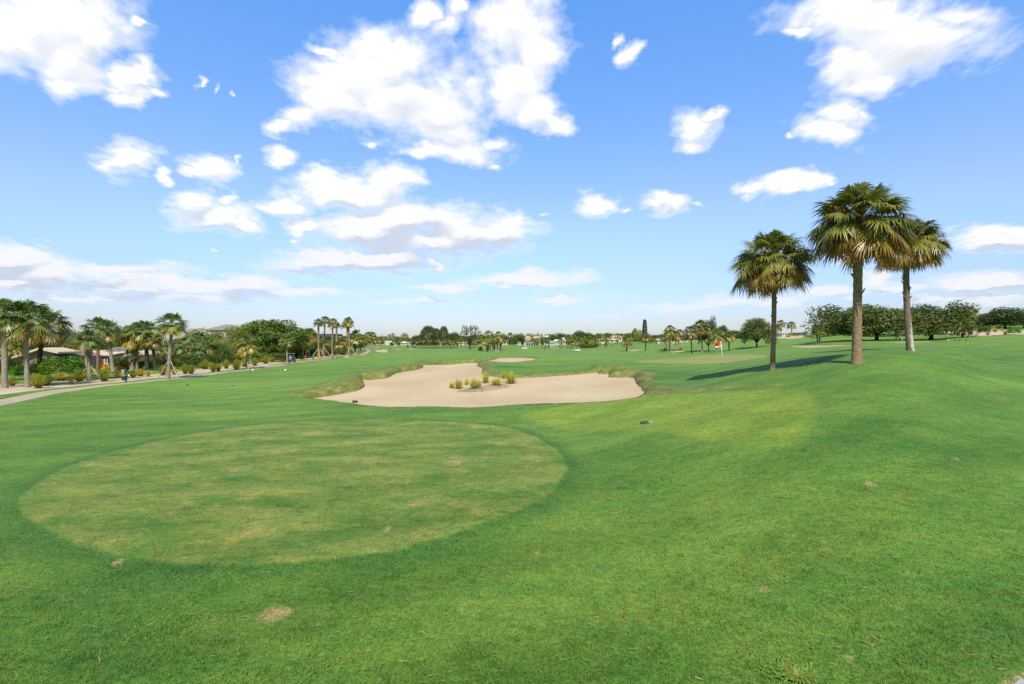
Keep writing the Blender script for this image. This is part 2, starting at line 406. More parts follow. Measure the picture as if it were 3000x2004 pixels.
def H(x, y):
    x = np.atleast_1d(np.asarray(x, float)); y = np.atleast_1d(np.asarray(y, float))
    z = H0(x, y) + lip(x, y) + hummock(x, y)
    for L in LAKES:
        d = sdf(L, x, y, 30.0); z = np.where(d < 30, z - np.clip(1 - d / 30, 0, 1) * np.clip(z - 0.34, 0, 9), z)
    return z
def gz(x, y): return float(H([x], [y])[0])
def place(px, py):
    X, Y = unproj(px, py, H); return Vector((X, Y, gz(X, Y)))

# points of the ground sheet
pts = []
for r in np.geomspace(2.5, 1400, 240):
    st = 0.55 if r < 500 else 1.2
    for a in np.arange(-68, 68.01, st): pts.append((r * math.sin(R(a)), r * math.cos(R(a))))
for r in np.geomspace(2.5, 1400, 26):
    for a in np.arange(76, 285, 8): pts.append((r * math.sin(R(a)), r * math.cos(R(a))))
pts.append((0.0, 0.0))
gx, gy = np.meshgrid(np.arange(-23, 20, 0.55), np.arange(28, 76, 0.55)); pts += list(zip(gx.ravel(), gy.ravel()))
pts = np.array(pts)
pts = pts + rj.normal(scale=0.002, size=pts.shape)
keep = np.ones(len(pts), bool)
for kd, P, dr in polys:
    dmin = 0.3 * np.hypot(*(P - np.roll(P, 1, 0)).T).mean()
    keep &= np.abs(sdf(P, pts[:, 0], pts[:, 1], 1.0)) > dmin
pts = pts[keep]
allp = [Vector((float(a), float(b))) for a, b in pts]; edges = []
for kd, P, dr in polys:
    b = len(allp); k = len(P); allp += [Vector((float(a), float(c))) for a, c in P]
    edges += [(b + i, b + (i + 1) % k) for i in range(k)]
vo, eo, fo, *_ = delaunay_2d_cdt(allp, edges, [], 0, 1e-6, False)
V2 = np.array([(p.x, p.y) for p in vo]); FT = np.array([f for f in fo if len(f) == 3], dtype=np.int64)
a_, b_, c_ = V2[FT[:, 0]], V2[FT[:, 1]], V2[FT[:, 2]]
flip = ((b_[:, 0] - a_[:, 0]) * (c_[:, 1] - a_[:, 1]) - (b_[:, 1] - a_[:, 1]) * (c_[:, 0] - a_[:, 0])) < 0
FT[flip] = FT[flip][:, ::-1]
cen = V2[FT].mean(1); owner = np.full(len(FT), -1)
for i, (kd, P, dr) in enumerate(polys):
    owner[inside(P, cen[:, 0], cen[:, 1]) & (owner < 0)] = i
VZ = H(V2[:, 0], V2[:, 1])

TONE = []           # lusher and drier tracts of the turf
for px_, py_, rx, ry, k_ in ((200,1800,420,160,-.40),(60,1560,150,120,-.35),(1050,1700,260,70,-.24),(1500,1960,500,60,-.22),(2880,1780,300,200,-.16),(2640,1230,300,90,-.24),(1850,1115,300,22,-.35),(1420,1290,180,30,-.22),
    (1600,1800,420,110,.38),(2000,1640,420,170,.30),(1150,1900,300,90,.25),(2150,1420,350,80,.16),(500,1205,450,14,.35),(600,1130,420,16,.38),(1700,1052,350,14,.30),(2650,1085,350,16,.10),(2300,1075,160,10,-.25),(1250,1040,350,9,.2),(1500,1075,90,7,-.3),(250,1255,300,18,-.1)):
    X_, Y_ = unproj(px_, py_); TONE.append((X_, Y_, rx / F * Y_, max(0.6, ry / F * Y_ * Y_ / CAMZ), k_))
def ground_attrs(x, y):
    """what grows where: ellipses of bare soil, mown tee, green, rough, bright fairway"""
    oliv = np.zeros(len(x)); brt = np.zeros(len(x)); bare = np.zeros(len(x))
    for P in OLIVE:
        d = sdf(P, x, y, 6.0); oliv = np.maximum(oliv, np.clip(0.5 - d / 1.2, 0, 1))
    d = sdf(BP, x, y, 3.0); oliv = np.maximum(oliv, np.clip(1 - np.abs(d) / 0.45, 0, 1) * 0.9)
    d = sdf(BP2, x, y, 3.0); oliv = np.maximum(oliv, np.clip(1 - np.abs(d) / 0.8, 0, 1) * 0.9)
    for px_, py_, rr in ((2263,1083,1.0),(2508,1064,1.1),(2667,1028,1.3)):
        X, Y = unproj(px_, py_); bare = np.maximum(bare, np.clip(1.0 - np.hypot(x - X, (y - Y)) / rr, 0, 1))
    d = sdf(BRIGHT, x, y, 12.0); brt = np.clip(0.5 - d / 0.5, 0, 1)
    for px_, py_, rx, ry in ((805,1800,48,24),(1207,1490,13,8),(1133,1566,12,9),(1330,1362,30,8),(345,1652,22,5),(522,1659,19,6),(1575,1625,11,7),(2233,1731,20,8),
                             (2195,1800,10,6),(2482,1932,20,10),(1580,1357,10,4),(1655,1414,7,3),(420,1298,8,3),(2545,1420,20,5),
                             (2800,1345,10,3),(1860,1184,8,3),(2820,1040,14,3)):
        X, Y = unproj(px_, py_); wx = rx / F * Y; wy = ry / F * Y * Y / CAMZ
        bare = np.maximum(bare, np.clip(1.6 - np.hypot((x - X) / wx, (y - Y) / wy), 0, 1))
    st = np.clip(sdf(TEE, x, y, 6.0), -6, 6) / 12 + 0.5
    sg = np.clip(sdf(GREEN, x, y, 6.0), -6, 6) / 12 + 0.5
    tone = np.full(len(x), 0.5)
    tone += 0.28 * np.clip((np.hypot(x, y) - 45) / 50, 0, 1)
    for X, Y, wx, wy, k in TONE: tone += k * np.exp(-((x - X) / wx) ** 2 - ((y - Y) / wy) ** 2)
    dw = sdf(WALK, x, y, 1.0); bare = np.maximum(bare, np.clip(0.95 - np.abs(dw) / 0.22, 0, 1))
    return np.stack([oliv, brt, bare], 1), np.stack([st, sg, np.clip(tone, 0, 1)], 1)

# ---- ground material: colours of the turf itself
def turf(T, fine=True):
    pos = T.n('ShaderNodeNewGeometry').outputs['Position']
    m1 = T.n('ShaderNodeVertexColor', layer_name='m1').outputs[0]; m2 = T.n('ShaderNodeVertexColor', layer_name='m2').outputs[0]
    s1 = T.n('ShaderNodeSeparateColor', ins={0: m1}).outputs; s2 = T.n('ShaderNodeSeparateColor', ins={0: m2}).outputs
    big = T.noise(pos, 0.07, 3, 0.5); mid = T.noise(pos, 0.42, 4, 0.6)
    strk = T.noise(T.n('ShaderNodeMapping', ins={0: pos, 2: (0, 0, 0.35), 3: (0.05, 0.32, 0.1)}).outputs[0], 1.0, 4, 0.6)
    sm = T.noise(pos, 2.3, 4, 0.65); fin = T.noise(pos, 16.0, 3, 0.7); grn = T.noise(pos, 75.0, 2, 0.7)
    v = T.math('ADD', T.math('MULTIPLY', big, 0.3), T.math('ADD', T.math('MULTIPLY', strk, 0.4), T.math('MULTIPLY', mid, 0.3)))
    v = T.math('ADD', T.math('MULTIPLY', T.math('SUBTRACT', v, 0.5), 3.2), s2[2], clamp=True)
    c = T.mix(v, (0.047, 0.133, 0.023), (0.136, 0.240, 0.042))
    c = T.mix(T.lin(sm, 0.50, 0.74, 0, 0.5), c, (0.145, 0.195, 0.040))
    jit = T.math('MULTIPLY', T.math('SUBTRACT', sm, 0.5), 0.5)
    brt = T.math('ADD', s1[1], T.math('MULTIPLY', T.math('SUBTRACT', mid, 0.5), 0.3), clamp=True)
    brt = T.math('MULTIPLY', brt, T.sstep(s1[1], 0.0, 0.25))
    c = T.mix(T.math('MULTIPLY', brt, 0.92), c, (0.158, 0.242, 0.034))
    # tee: mown shorter, yellowed and mottled, dark uncut rim round it
    dt = T.math('ADD', T.math('SUBTRACT', s2[0], 0.5), T.math('ADD', T.math('MULTIPLY', T.math('SUBTRACT', fin, 0.5), 0.03), T.math('MULTIPLY', T.math('SUBTRACT', sm, 0.5), 0.03)))
    tm = T.noise(T.n('ShaderNodeMapping', ins={0: pos, 2: (0, 0, 1.0), 3: (0.45, 0.9, 0.5)}).outputs[0], 1.0, 5, 0.62)
    tc = T.mix(T.lin(tm, 0.38, 0.60), (0.080, 0.166, 0.030), (0.165, 0.214, 0.050))
    tc = T.mix(T.lin(T.noise(pos, 0.75, 5, 0.68), 0.54, 0.70, 0, 0.7), tc, (0.30, 0.25, 0.08))
    rim = T.math('MULTIPLY', T.sstep(dt, 0.10, 0.0), T.sstep(dt, -0.004, 0.01))
    c = T.mix(T.math('MULTIPLY', rim, 0.62), c, (0.030, 0.105, 0.024))
    c = T.mix(T.math('MULTIPLY', T.sstep(dt, 0.008, -0.009), 0.97), c, tc)
    # putting green
    dg = T.math('SUBTRACT', s2[1], 0.5)
    gc = T.mix(T.lin(big, 0.4, 0.6), (0.185, 0.230, 0.068), (0.235, 0.250, 0.078))
    c = T.mix(T.sstep(dg, 0.01, -0.02), c, gc)
    # long olive rough on the bunker banks, straw-coloured tips
    ol = T.math('ADD', s1[0], jit, clamp=True); ol = T.sstep(T.math('MULTIPLY', ol, T.sstep(s1[0], 0, 0.15)), 0.25, 0.6)
    oc = T.mix(T.lin(T.noise(pos, 1.3, 4, 0.7), 0.4, 0.65), (0.085, 0.120, 0.024), (0.235, 0.215, 0.075))
    c = T.mix(T.math('MULTIPLY', ol, 0.85), c, oc)
    # straw flecks, darker clumps, faint mower bands
    fk = T.math('MULTIPLY', T.sstep(T.noise(pos, 12.0, 3, 0.6), 0.61, 0.70), T.sstep(T.noise(pos, 0.6, 3, 0.6), 0.42, 0.62))
    c = T.mix(T.math('MULTIPLY', fk, 0.55), c, (0.30, 0.27, 0.12))
    ck = T.math('MULTIPLY', T.sstep(T.noise(pos, 3.4, 4, 0.65), 0.56, 0.66), 0.42)
    c = T.mix(ck, c, (0.034, 0.105, 0.022))
    wv = T.n('ShaderNodeTexWave', wave_type='BANDS', bands_direction='X', ins={'Vector': T.n('ShaderNodeMapping', ins={0: pos, 2: (0, 0, 1.05)}).outputs[0], 'Scale': 0.11, 'Distortion': 1.2, 'Detail': 1.0, 'Detail Scale': 0.4}).outputs[1]
    c = T.vmath('SCALE', c, scale=T.lin(wv, 0.3, 0.7, 0.95, 1.05))
    # worn spots of sandy soil
    ba = T.math('ADD', T.math('MULTIPLY', s1[2], 1.2), T.math('ADD', jit, T.math('MULTIPLY', T.math('SUBTRACT', fin, 0.5), 1.5)))
    ba = T.math('MULTIPLY', T.sstep(ba, 0.45, 1.25), T.sstep(s1[2], 0.0, 0.1))
    c = T.mix(T.math('MULTIPLY', ba, 0.9), c, T.mix(fin, (0.17, 0.13, 0.06), (0.42, 0.33, 0.19)))
    g = T.math('ADD', T.math('MULTIPLY', fin, 0.55), T.math('MULTIPLY', grn, 0.55))
    c = T.vmath('SCALE', c, scale=T.lin(g, 0.3, 0.8, 0.48, 1.62))
    tx = T.noise(T.n('ShaderNodeMapping', ins={0: pos, 2: (0, 0, 0.2), 3: (1.0, 1.5, 1.0)}).outputs[0], 4.2, 5, 0.8)
    c = T.vmath('SCALE', c, scale=T.lin(tx, 0.3, 0.7, 0.74, 1.28))
    t2 = T.noise(T.n('ShaderNodeMapping', ins={0: pos, 2: (0, 0, 0.3), 3: (0.5, 1.1, 1.0)}).outputs[0], 0.9, 5, 0.7)
    c = T.vmath('MULTIPLY', c, T.mix(T.lin(t2, 0.36, 0.64), (0.80, 0.90, 0.86), (1.22, 1.08, 1.0)))
    c = T.mix(T.math('MULTIPLY', T.sstep(dg, 0.006, -0.010), 0.8), c, T.vmath('SCALE', gc, scale=T.lin(tx, 0.3, 0.7, 0.92, 1.08)))
    return c, g, pos
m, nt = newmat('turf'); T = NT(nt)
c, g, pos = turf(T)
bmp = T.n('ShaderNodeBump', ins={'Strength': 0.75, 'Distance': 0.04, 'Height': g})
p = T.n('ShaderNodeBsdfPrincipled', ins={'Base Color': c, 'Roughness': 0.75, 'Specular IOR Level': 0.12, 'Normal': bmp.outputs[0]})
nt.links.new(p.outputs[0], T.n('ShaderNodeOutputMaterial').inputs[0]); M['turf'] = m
m, nt = newmat('turf_blade'); T = NT(nt)
c, g, pos = turf(T)
c = T.mix(1.0, c, (1.25, 1.25, 1.1, 1), 'MULTIPLY')
p = T.n('ShaderNodeBsdfPrincipled', ins={'Base Color': c, 'Roughness': 0.6, 'Specular IOR Level': 0.15})
tr = T.n('ShaderNodeBsdfTranslucent', ins={'Color': c}); mx = T.n('ShaderNodeMixShader', ins={0: 0.35})
nt.links.new(p.outputs[0], mx.inputs[1]); nt.links.new(tr.outputs[0], mx.inputs[2]); nt.links.new(mx.outputs[0], T.n('ShaderNodeOutputMaterial').inputs[0]); M['blade'] = m

def sandmat(name, c1, c2, rake=True, grit=0.0):
    m, nt = newmat(name); T = NT(nt)
    pos = T.n('ShaderNodeNewGeometry').outputs['Position']
    big = T.noise(pos, 0.16, 4, 0.55); fine = T.noise(pos, 9.0, 4, 0.7)
    wv = T.n('ShaderNodeTexWave', wave_type='RINGS', rings_direction='Z', ins={'Vector': T.n('ShaderNodeMapping', ins={0: pos, 1: (-11, -33, 0)}).outputs[0], 'Scale': 0.55, 'Distortion': 3.0, 'Detail': 2.0, 'Detail Scale': 0.5}).outputs[1]
    c = T.mix(T.lin(T.math('ADD', T.math('MULTIPLY', big, 0.8), T.math('MULTIPLY', fine, 0.2)), 0.38, 0.62), c1, c2)
    if grit: c = T.mix(T.math('MULTIPLY', T.sstep(T.noise(pos, 3.0, 6, 0.8), 0.5, 0.62), grit), c, tuple(x * 0.45 for x in c1))
    h = T.math('ADD', T.math('MULTIPLY', fine, 0.16), T.math('MULTIPLY', wv, 0.35 if rake else 0.0))
    h = T.math('ADD', h, T.math('MULTIPLY', T.noise(T.n('ShaderNodeMapping', ins={0: pos, 3: (0.3, 1.6, 1)}).outputs[0], 1.0, 4, 0.6), 0.8))
    b = T.n('ShaderNodeBump', ins={'Strength': 0.42, 'Distance': 0.12, 'Height': h})
    p = T.n('ShaderNodeBsdfPrincipled', ins={'Base Color': c, 'Roughness': 0.95, 'Specular IOR Level': 0.1, 'Normal': b.outputs[0]})
    nt.links.new(p.outputs[0], T.n('ShaderNodeOutputMaterial').inputs[0]); return m
M['sand'] = sandmat('bunker_sand', (0.405, 0.315, 0.200), (0.470, 0.388, 0.258))
M['sand_pale'] = sandmat('pale_sand', (0.40, 0.33, 0.24), (0.47, 0.40, 0.30), False)
M['mulch'] = sandmat('bed_sand', (0.37, 0.295, 0.20), (0.50, 0.42, 0.31), False, 0.35)
M['gravel'] = sandmat('gravel', (0.36, 0.32, 0.27), (0.5, 0.46, 0.4), False, 0.5)
M['concrete'] = sandmat('path_concrete', (0.30, 0.262, 0.205), (0.38, 0.335, 0.265), False, 0.25)
M['walk'] = sandmat('walk_concrete', (0.27, 0.285, 0.30), (0.34, 0.35, 0.37), False, 0.2)
M['soil'] = plain('soil_edge', (0.17, 0.14, 0.06), 0.95, 0.4, 5.0)
m, nt = newmat('lake_water'); T = NT(nt)
pos = T.n('ShaderNodeNewGeometry').outputs['Position']
b = T.n('ShaderNodeBump', ins={'Strength': 0.35, 'Distance': 0.1, 'Height': T.noise(T.n('ShaderNodeMapping', ins={0: pos, 3: (0.5, 1.2, 1)}).outputs[0], 1.0, 4, 0.6)})
p = T.n('ShaderNodeBsdfPrincipled', ins={'Base Color': (0.045, 0.065, 0.075, 1), 'Roughness': 0.12, 'Normal': b.outputs[0]})
nt.links.new(p.outputs[0], T.n('ShaderNodeOutputMaterial').inputs[0]); M['water'] = m

def submesh(name, faces, zfun, mats, attrs=True, skirt=None):
    ids = np.unique(faces); mp = np.full(len(V2), -1); mp[ids] = np.arange(len(ids))
    x = V2[ids, 0]; y = V2[ids, 1]; z = zfun(ids)
    v = np.stack([x, y, z], 1); f = mp[faces]; mi = np.zeros(len(f), int)
    at_ = None
    if attrs:
        m1, m2 = ground_attrs(x, y); at_ = {'m1': m1, 'm2': m2}
    if skirt:                      # walls hanging below the borders of holes in the sheet
        e = np.vstack([f[:, [0, 1]], f[:, [1, 2]], f[:, [2, 0]]])
        key = e[:, 0] * len(ids) + e[:, 1]; rev = e[:, 1] * len(ids) + e[:, 0]
        bd = e[~np.isin(key, rev)]
        r = np.hypot(x[bd].mean(1), y[bd].mean(1)); bd = bd[r < 1300]
        k = len(v); lower = v.copy(); lower[:, 2] -= skirt; v = np.vstack([v, lower])
        q = np.stack([bd[:, 1], bd[:, 0], bd[:, 0] + k, bd[:, 1] + k], 1)
        if at_: at_ = {a: np.vstack([b, b]) for a, b in at_.items()}
        mi = np.concatenate([np.ones(len(q), int), mi])
        me = mesh_np(name, v, quads=q, tris=f, mats=mats, smooth=True, attrs=at_, midx=mi)
    else: me = mesh_np(name, v, tris=f, mats=mats, smooth=True, attrs=at_)
    return tag(link(name, me), kind='structure')

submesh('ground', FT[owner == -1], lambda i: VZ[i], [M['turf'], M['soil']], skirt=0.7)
matof = {'bunker': 'sand', 'sand_bunker': 'sand', 'sand_dune': 'sand_pale', 'sand_path': 'sand_pale', 'path': 'concrete', 'bed': 'mulch', 'gravel': 'gravel', 'walk': 'walk', 'water': 'water'}
nameof = {'bunker': 'sand_bunker', 'bed': 'sand_bed', 'path': 'cart_path', 'gravel': 'gravel_lot', 'walk': 'walkway', 'water': 'lake'}
for i, (kd, P, dr) in enumerate(polys):
    fs = FT[owner == i]
    if not len(fs): continue
    if kd == 'water': zf = lambda ids: np.full(len(ids), 0.3)
    else: zf = lambda ids, dr=dr: VZ[ids] - dr
    submesh(nameof.get(kd, kd), fs, zf, [M[matof[kd]]], attrs=False)

# ------------------------------------------------------------------ foliage builders
def rot_frame(d):
    d = d / (np.linalg.norm(d) + 1e-9); a = np.cross(d, [0.0, 0.0, 1.0])
    if np.linalg.norm(a) < 1e-3: a = np.array([1.0, 0, 0])
    a /= np.linalg.norm(a); return d, a, np.cross(a, d)

def fan_crown(seed, nf, nl, seg, Rr=1.0, t0=0.0, t1=1.0, green=None, bot=-50, pal=None, wid=1.0, droop=1.0):
    """crown of fan-palm fronds: stalk, folded blade, drooping leaflet tips. Radius about Rr"""
    g = np.random.default_rng(seed); V = []; Q = []; C = []
    pal = pal or dict(young=(0.075, 0.135, 0.045), mid=(0.060, 0.120, 0.030), old=(0.150, 0.165, 0.035), dead=(0.26, 0.13, 0.045))
    for i in range(nf):
        t = t0 + (t1 - t0) * (i + g.uniform(0, 0.9)) / nf
        e = R(86 - (86 - bot) * t ** 0.85 + g.normal(0, 7)); a = i * 2.39996 + g.normal(0, 0.25)
        d = np.array([math.cos(e) * math.cos(a), math.cos(e) * math.sin(a), math.sin(e)])
        Lp = Rr * g.uniform(0.50, 0.76) * (0.74 + 0.26 * min(1, t / 0.3)); Lb = Rr * g.uniform(0.33, 0.44) * (0.82 + 0.18 * min(1, t / 0.3))
        base = np.array([math.cos(a) * 0.05, math.sin(a) * 0.05, 0.22 - 0.5 * t]) * Rr * 0.7
        sag = np.array([0, 0, -1.0]) * Rr * (0.10 + 0.26 * t) * math.cos(e) * droop
        q = [base + d * Lp * s + sag * s * s for s in (0, 0.5, 1.0)]
        dd, sx, up = rot_frame((q[2] - q[1]) / np.linalg.norm(q[2] - q[1]) + np.array([0, 0, -0.30 * math.cos(e) - 0.25 * t * math.cos(e)]))
        cf = pal['young'] if t < 0.3 else pal['mid']
        base_c = np.array(cf) * g.uniform(0.75, 1.3) * np.array([g.uniform(0.85, 1.2), 1, g.uniform(0.8, 1.2)])
        w_old = np.clip((t - 0.58) / 0.3, 0, 1) * g.uniform(0.45, 1.0)
        base_c = base_c * (1 - w_old) + np.array(pal['old']) * w_old * g.uniform(0.8, 1.2)
        dead = np.clip((t - 0.80) / 0.2, 0, 1) * g.uniform(0.0, 1.0)
        base_c = base_c * (1 - dead) + np.array(pal['dead']) * dead
        # stalk
        hw = 0.014 * Rr; b = len(V)
        for s in range(3):
            V += [q[s] - sx * hw, q[s] + sx * hw]; C += [base_c * [1.5, 1.25, 0.9]] * 2
        for s in range(2): Q.append((b + 2 * s, b + 2 * s + 1, b + 2 * s + 3, b + 2 * s + 2))
        twist = g.normal(0, 0.35); sx2 = sx * math.cos(twist) + up * math.sin(twist); up2 = np.cross(sx2, dd)
        for k in range(nl):
            f = (k + 0.5) / nl * 2 - 1; ph = f * R(128) + g.normal(0, 0.05)
            ld = dd * math.cos(ph) + sx2 * math.sin(ph)
            ld = ld + up2 * (-0.28 * abs(math.sin(ph)) + 0.1 * math.cos(ph)); ld /= np.linalg.norm(ld)
            hub = q[2] + dd * Lb * 0.30 * (1 - abs(f)) ** 1.5
            L = Lb * (0.62 + 0.38 * math.cos(ph * 0.6)) * g.uniform(0.88, 1.08)
            side = np.cross(ld, up2); side /= (np.linalg.norm(side) + 1e-9)
            wmax = L * 0.062 * wid * (26 / nl) * 0.8
            dr = g.uniform(0.7, 1.3) * droop
            b = len(V)
            for s in range(seg + 1):
                u = s / seg
                fall = 0.46 * dr * L * (u ** 2.2) * (0.8 + 0.35 * abs(ld[2]))
                p = hub + ld * L * u * (1 - 0.10 * u * u) + np.array([0, 0, -fall])
                w = wmax * (0.45 + 1.1 * u if u < 0.45 else (1 - u) / 0.55 * 0.95 + 0.02)
                V += [p - side * w, p + side * w]
                tipc = np.array(pal['dead']) if t > 0.72 else base_c * [1.35, 1.12, 0.9]
                cc = base_c + (tipc - base_c) * (max(0, u - 0.4) / 0.6) * (0.75 if t > 0.72 else 0.6)
                C += [cc] * 2
            for s in range(seg): Q.append((b + 2 * s, b + 2 * s + 1, b + 2 * s + 3, b + 2 * s + 2))
    return np.array(V), np.array(Q), np.array(C)

def sprays(seed, n, Rr, rgb, zlo=-0.25, zhi=0.45, m=46):
    """old flower stalks: fine drooping brooms"""
    g = np.random.default_rng(seed); V = []; Q = []; C = []
    for i in range(n):
        a = g.uniform(0, 6.28); e = g.uniform(zlo, zhi); d = np.array([math.cos(a) * math.cos(e), math.sin(a) * math.cos(e), math.sin(e)])
        L = Rr * g.uniform(0.55, 0.95)
        for k in range(m):
            s0 = g.uniform(0.25, 1.0); p0 = d * L * s0 + [0, 0, -0.12 * Rr * s0 * s0]
            dv = d * 0.6 + g.normal(0, 0.5, 3); dv /= np.linalg.norm(dv); l = Rr * g.uniform(0.10, 0.26)
            p1 = p0 + dv * l * 0.6; p2 = p0 + dv * l + [0, 0, -l * 0.6]; sd = np.cross(dv, g.normal(size=3)); sd /= np.linalg.norm(sd) + 1e-9
            w = 0.006 * Rr; b = len(V)
            V += [p0 - sd * w, p0 + sd * w, p1 - sd * w, p1 + sd * w, p2 - sd * w * 0.5, p2 + sd * w * 0.5]; C += [np.array(rgb) * g.uniform(0.6, 1.4)] * 6
            Q += [(b, b + 1, b + 3, b + 2), (b + 2, b + 3, b + 5, b + 4)]
    return np.array(V), np.array(Q), np.array(C)

def feather_crown(seed, nf=15, nl=16, up=70, bot=-15, rgb=(0.07, 0.13, 0.045)):
    g = np.random.default_rng(seed); V = []; Q = []; C = []
    for i in range(nf):
        t = i / nf; e = R(up - (up - bot) * t + g.normal(0, 5)); a = i * 2.39996 + g.normal(0, 0.2)
        d = np.array([math.cos(e) * math.cos(a), math.cos(e) * math.sin(a), math.sin(e)]); dd, sx, upv = rot_frame(d)
        cc = np.array(rgb) * g.uniform(0.7, 1.4); prev = None
        for k in range(nl):
            u = (k + 0.6) / nl; c0 = d * u + np.array([0, 0, -0.42 * u * u])
            if prev is not None:
                b = len(V); V += [prev - sx * 0.008, prev + sx * 0.008, c0 + sx * 0.008, c0 - sx * 0.008]; C += [cc * 1.4] * 4; Q.append((b, b + 1, b + 2, b + 3))
            prev = c0
            for sgn in (-1, 1):
                ld = sx * sgn * 0.85 + d * 0.5 + np.array([0, 0, -0.45]) + g.normal(0, 0.08, 3); ld /= np.linalg.norm(ld)
                L = 0.34 * math.sin(math.pi * (0.12 + 0.82 * u)); w = 0.024; b = len(V)
                V += [c0 - d * w, c0 + d * w, c0 + ld * L * 0.6 + d * w * 0.8, c0 + ld * L + np.array([0, 0, -0.08])]; C += [cc] * 4; Q.append((b, b + 1, b + 2, b + 3))
    return np.array(V), np.array(Q), np.array(C)

def leaves(seed, clumps, size, rgb, var=0.3, aspect=0.55, flat=0.0, inner=0.25, hang=0.0):
    """leaf-sized faces scattered through clumps (centre, radius xyz, count)"""
    g = np.random.default_rng(seed); P = []; N = []; CC = []
    for c, r, k in clumps:
        d = g.normal(size=(k, 3)); d /= np.linalg.norm(d, axis=1)[:, None]
        rad = np.where(g.random(k) < inner, g.random(k) ** 0.5 * 0.8, g.uniform(0.78, 1.08, k))
        P.append(np.array(c) + d * rad[:, None] * np.array(r)); N.append(d)
        cl = np.array(rgb) * g.uniform(1 - var, 1 + var) * np.array([g.uniform(0.85, 1.2), 1, g.uniform(0.8, 1.15)])
        CC.append(cl[None] * g.uniform(0.7, 1.3, (k, 1)))
    P = np.vstack(P); N = np.vstack(N); CC = np.vstack(CC); k = len(P)
    nn = N * (0.8 if not flat else 0.5) + g.normal(size=(k, 3)) * 0.75 + np.array([0, 0, 0.35 + flat]); nn /= np.linalg.norm(nn, axis=1)[:, None]
    a = g.normal(size=(k, 3)); a[:, 2] -= hang; a -= nn * (a * nn).sum(1)[:, None]; a /= np.linalg.norm(a, axis=1)[:, None]; b = np.cross(nn, a)
    s = size * g.uniform(0.6, 1.35, (k, 1))
    V = np.stack([P - a * s, P + b * s * aspect * 0.9 - a * s * 0.1, P + a * s, P - b * s * aspect * 0.9 + a * s * 0.1], 1).reshape(-1, 3)
    Q = np.arange(k * 4).reshape(-1, 4); C = np.repeat(CC, 4, axis=0)
    return V, Q, C

def dome_clumps(seed, n, r=0.27, k=110, zmin=-0.3, dims=(1, 1, 0.85), rin=0.72, cz=0.0):
    g = np.random.default_rng(seed); out = []
    for i in range(n):
        z = zmin + (1 - zmin) * ((i + 0.5) / n); a = i * 2.39996 + g.normal(0, 0.2); s = math.sqrt(max(0, 1 - z * z))
        rr = rin * g.uniform(0.82, 1.12)
        c = np.array([s * math.cos(a), s * math.sin(a), z]) * rr * np.array(dims) + [0, 0, cz]
        q = r * g.uniform(0.75, 1.3); out.append((c, (q, q, q * 0.8), int(k * (q / r) ** 2)))
    return out

def limbs(seed, tips, h0, r0, mb, trunk_h):
    g = np.random.default_rng(seed)
    mb.tube([(0, 0, 0), (0.01, 0, trunk_h * 0.5), (0.0, 0.01, trunk_h)], [r0 * 1.35, r0, r0 * 0.95], 9)
    for tp in tips:
        tp = np.array(tp); m1 = np.array([0, 0, trunk_h]) * 0.6 + tp * 0.4 + g.normal(0, 0.03, 3)
        mb.tube([(0, 0, trunk_h * 0.93), tuple(m1), tuple(tp)], [r0 * 0.6, r0 * 0.36, r0 * 0.1], 6)

def tuft_mesh(name, seed, n, rgb, rgb2, spread=0.8):
    g = np.random.default_rng(seed); V = []; Q = []; C = []
    for i in range(n):
        a = g.uniform(0, 6.28); l = abs(g.normal(0, 0.33)) * spread; L = g.uniform(0.65, 1.1)
        d = np.array([math.cos(a), math.sin(a), 0]); p0 = d * g.uniform(0, 0.16); sd = np.array([-math.sin(a), math.cos(a), 0.0]); w = g.uniform(0.010, 0.018); b = len(V)
        f = g.uniform(0, 1); c0 = np.array(rgb2) * g.uniform(0.6, 1.1); c1 = (np.array(rgb) * f + np.array(rgb) * 1.35 * (1 - f)) * g.uniform(0.75, 1.25)
        for s in range(4):
            u = s / 3; p = p0 + d * l * (u ** 1.5) * L * 1.1 + np.array([0, 0, L * (u - 0.30 * l * u * u * 1.6)])
            ww = w * (1 - 0.85 * u); V += [p - sd * ww, p + sd * ww]; C += [c0 + (c1 - c0) * min(1, u * 1.5)] * 2
        for s in range(3): Q.append((b + 2 * s, b + 2 * s + 1, b + 2 * s + 3, b + 2 * s + 2))
    return mesh_np(name, np.array(V), quads=np.array(Q), cols=np.array(C), mats=[M['tuft']])

# ------------------------------------------------------------------ palms
def trunk_mesh(name, mat, prof, curve=None, n=12, boots=0, seed=0, rings=26, scale=1.0):
    """unit-height trunk; prof = [(z, radius)], curve(z) -> sideways shift"""
    g = np.random.default_rng(seed); zs = np.linspace(0, 1, rings); pz, pr = zip(*prof); mb = MB(); V = []; Fq = []
    for i, z in enumerate(zs):
        r = np.interp(z, pz, pr); dx, dy = curve(z) if curve else (0, 0)
        for k in range(n):
            w = 2 * math.pi * k / n; rr = r * (1 + g.normal(0, 0.035)); V.append((dx + rr * math.cos(w), dy + rr * math.sin(w), z * scale))
    for i in range(rings - 1):
        for k in range(n): Fq.append((i * n + k, i * n + (k + 1) % n, (i + 1) * n + (k + 1) % n, (i + 1) * n + k))
    mb.add(V, Fq)
    for b in range(boots):              # criss-cross stubs of old leaf bases
        z = g.uniform(0.45, 0.99); a = b * 2.39996; r = np.interp(z, pz, pr); dx, dy = curve(z) if curve else (0, 0)
        o = Vector((math.cos(a), math.sin(a), 0)); p = Vector((dx, dy, z * scale)) + o * r * 0.8; q = p + o * r * 0.75 + Vector((0, 0, r * 1.3 * (1 if scale > 1 else 0.1)))
        mb.tube([p, q], [r * 0.32, r * 0.2], 4)
    return mb.mesh(name, mat, True)

